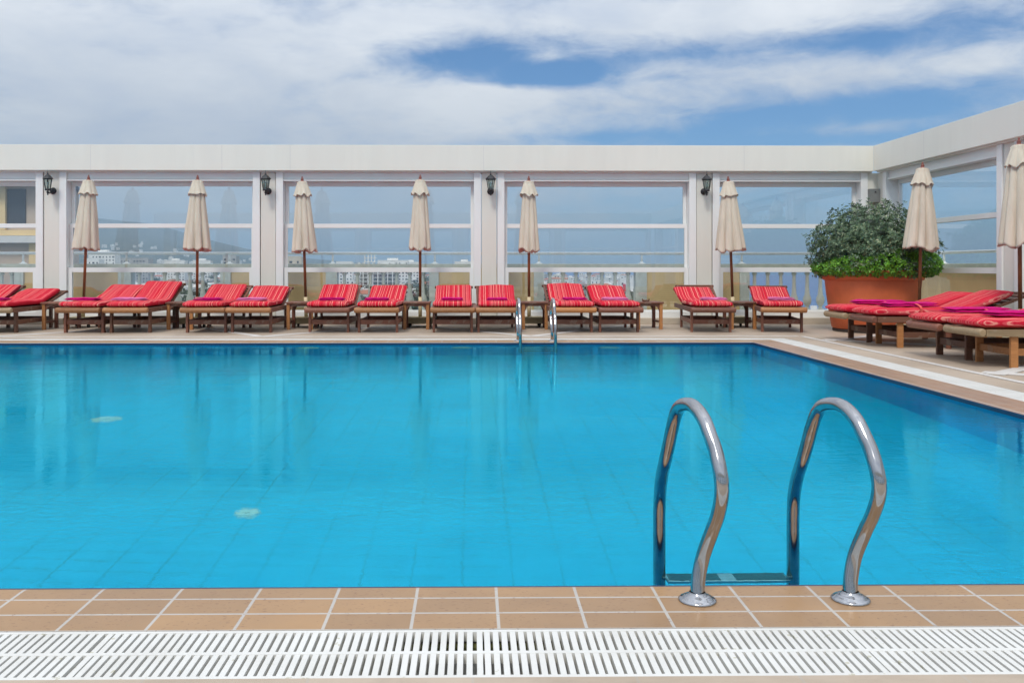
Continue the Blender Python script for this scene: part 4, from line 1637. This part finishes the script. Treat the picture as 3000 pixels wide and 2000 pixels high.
named_block(1865, 600, 9, 9, 828, WM, 'white building at the end of the balusters left of the ashtray table', 0)
for k, (px, w_) in enumerate(((2230, 10), (2330, 14), (2390, 9), (2440, 10))):
    named_block(px, 575, w_, 8, 905 + (k % 2) * 4, WM, ('white roof low at the shore behind the balusters, first from the left', 'white roof low at the shore behind the balusters, second from the left', 'white roof low at the shore behind the balusters, third from the left', 'white roof low at the shore behind the balusters, beside the pot')[k], 1)


# unfinished concrete tower
def tower():
    Y = 700
    x = (1110 - 1385) / F * Y
    zb = land_z(x, Y)
    root = empty('unfinished_tower', (x, Y, zb))
    tag(root, 'unfinished concrete frame tower with open floors rising above the town', 'building')
    top = 1 + (783 - 771) / F * Y - zb
    top2 = 1 + (783 - 750) / F * Y - zb
    fl = MB()
    co_ = MB()
    z = -3.0
    H_ = 3.0
    W_ = 31
    while z < top - .3:
        fl.box(-W_ / 2, W_ / 2, -7, 7, z, z + .45)
        for k in range(9):
            xk = -W_ / 2 + .5 + (W_ - 1) * k / 8
            co_.box(xk - .35, xk + .35, -6.9, -6.2, z + .451, z + H_ - .001)
            co_.box(xk - .35, xk + .35, 2.2, 2.9, z + .451, z + H_ - .001)
        z += H_
    while z < top2:
        fl.box(-W_ / 2 + 5, -W_ / 2 + 13.5, -6, 4, z, z + .45)
        for k in range(4):
            xk = -W_ / 2 + 5.5 + 7.5 * k / 3
            co_.box(xk - .35, xk + .35, -5.9, -5.2, z + .451, z + H_ - .001)
        z += H_
    fl.box(-W_ / 2 + 5, -W_ / 2 + 13.5, -6, 4, z, z + .45)
    fl.build('floor_slabs', 'city_white', root)
    co_.build('columns_frame', 'city_white', root).name = 'concrete_frame'
    MB().box(-W_ / 2 + 2, W_ / 2 - 2, -2, 1.5, -3, top - 3).build('core_wall', 'city_grey', root)
    return root


tower()


# town trees
def tree_proto(seed, h_):
    root = empty('tree')
    MB().tube([(0, 0, -1), (0, 0, h_ * .5)], [.35, .2], 8).build('trunk', 'bark', root)
    fn = dome(0, 0, h_ * .62, h_ * .38, h_ * .42, h_ * .12, .45, seed, .6)
    o_ = leaves('crown', 'tree_leaf', root, fn, 900, h_ * .085, seed)
    return root


tps = [tree_proto(s_, hh) for s_, hh in ((11, 8), (12, 10), (13, 7))]
ti = 0
for k in range(190):
    src = tps[k % 3]
    o_ = src if k < 3 else copy_tree(src)
    lo_, hi_ = (vis[0], vis[0], vis[1], vis[2], vis[1], vis[0])[k % 6]
    Y = rng.uniform(430, 1200) if k % 3 else rng.uniform(370, 560)
    put(o_, rng.uniform(lo_ - 20, hi_ + 20), Y, rng.uniform(0, 6))
    sc_ = rng.uniform(1.1, 1.9)
    o_.scale = (sc_, sc_, sc_ * .85)
    tag(o_, 'dark green tree among the houses of the far town', 'tree', 'trees of the far town')

# ------------------------------------------------------------------ haze
HZ = True
if HZ:
    m = bpy.data.materials.new('haze')
    m.use_nodes = True
    nt = m.node_tree
    nt.nodes.clear()
    oo = nt.nodes.new('ShaderNodeOutputMaterial')
    pv = nt.nodes.new('ShaderNodeVolumePrincipled')
    pv.inputs['Color'].default_value = (0.58, 0.80, 1.0, 1)
    pv.inputs['Density'].default_value = 1.45e-4
    pv.inputs['Anisotropy'].default_value = 0.2
    nt.links.new(pv.outputs[0], oo.inputs['Volume'])
    MAT['haze'] = m
    b = MB()
    b.box(-41000, 41000, -4100, 41000, -40, 560)
    hz = b.build('haze', 'haze')
    hz['kind'] = 'stuff'
    hz['label'] = 'thin bluish haze over the town, hills and sea'
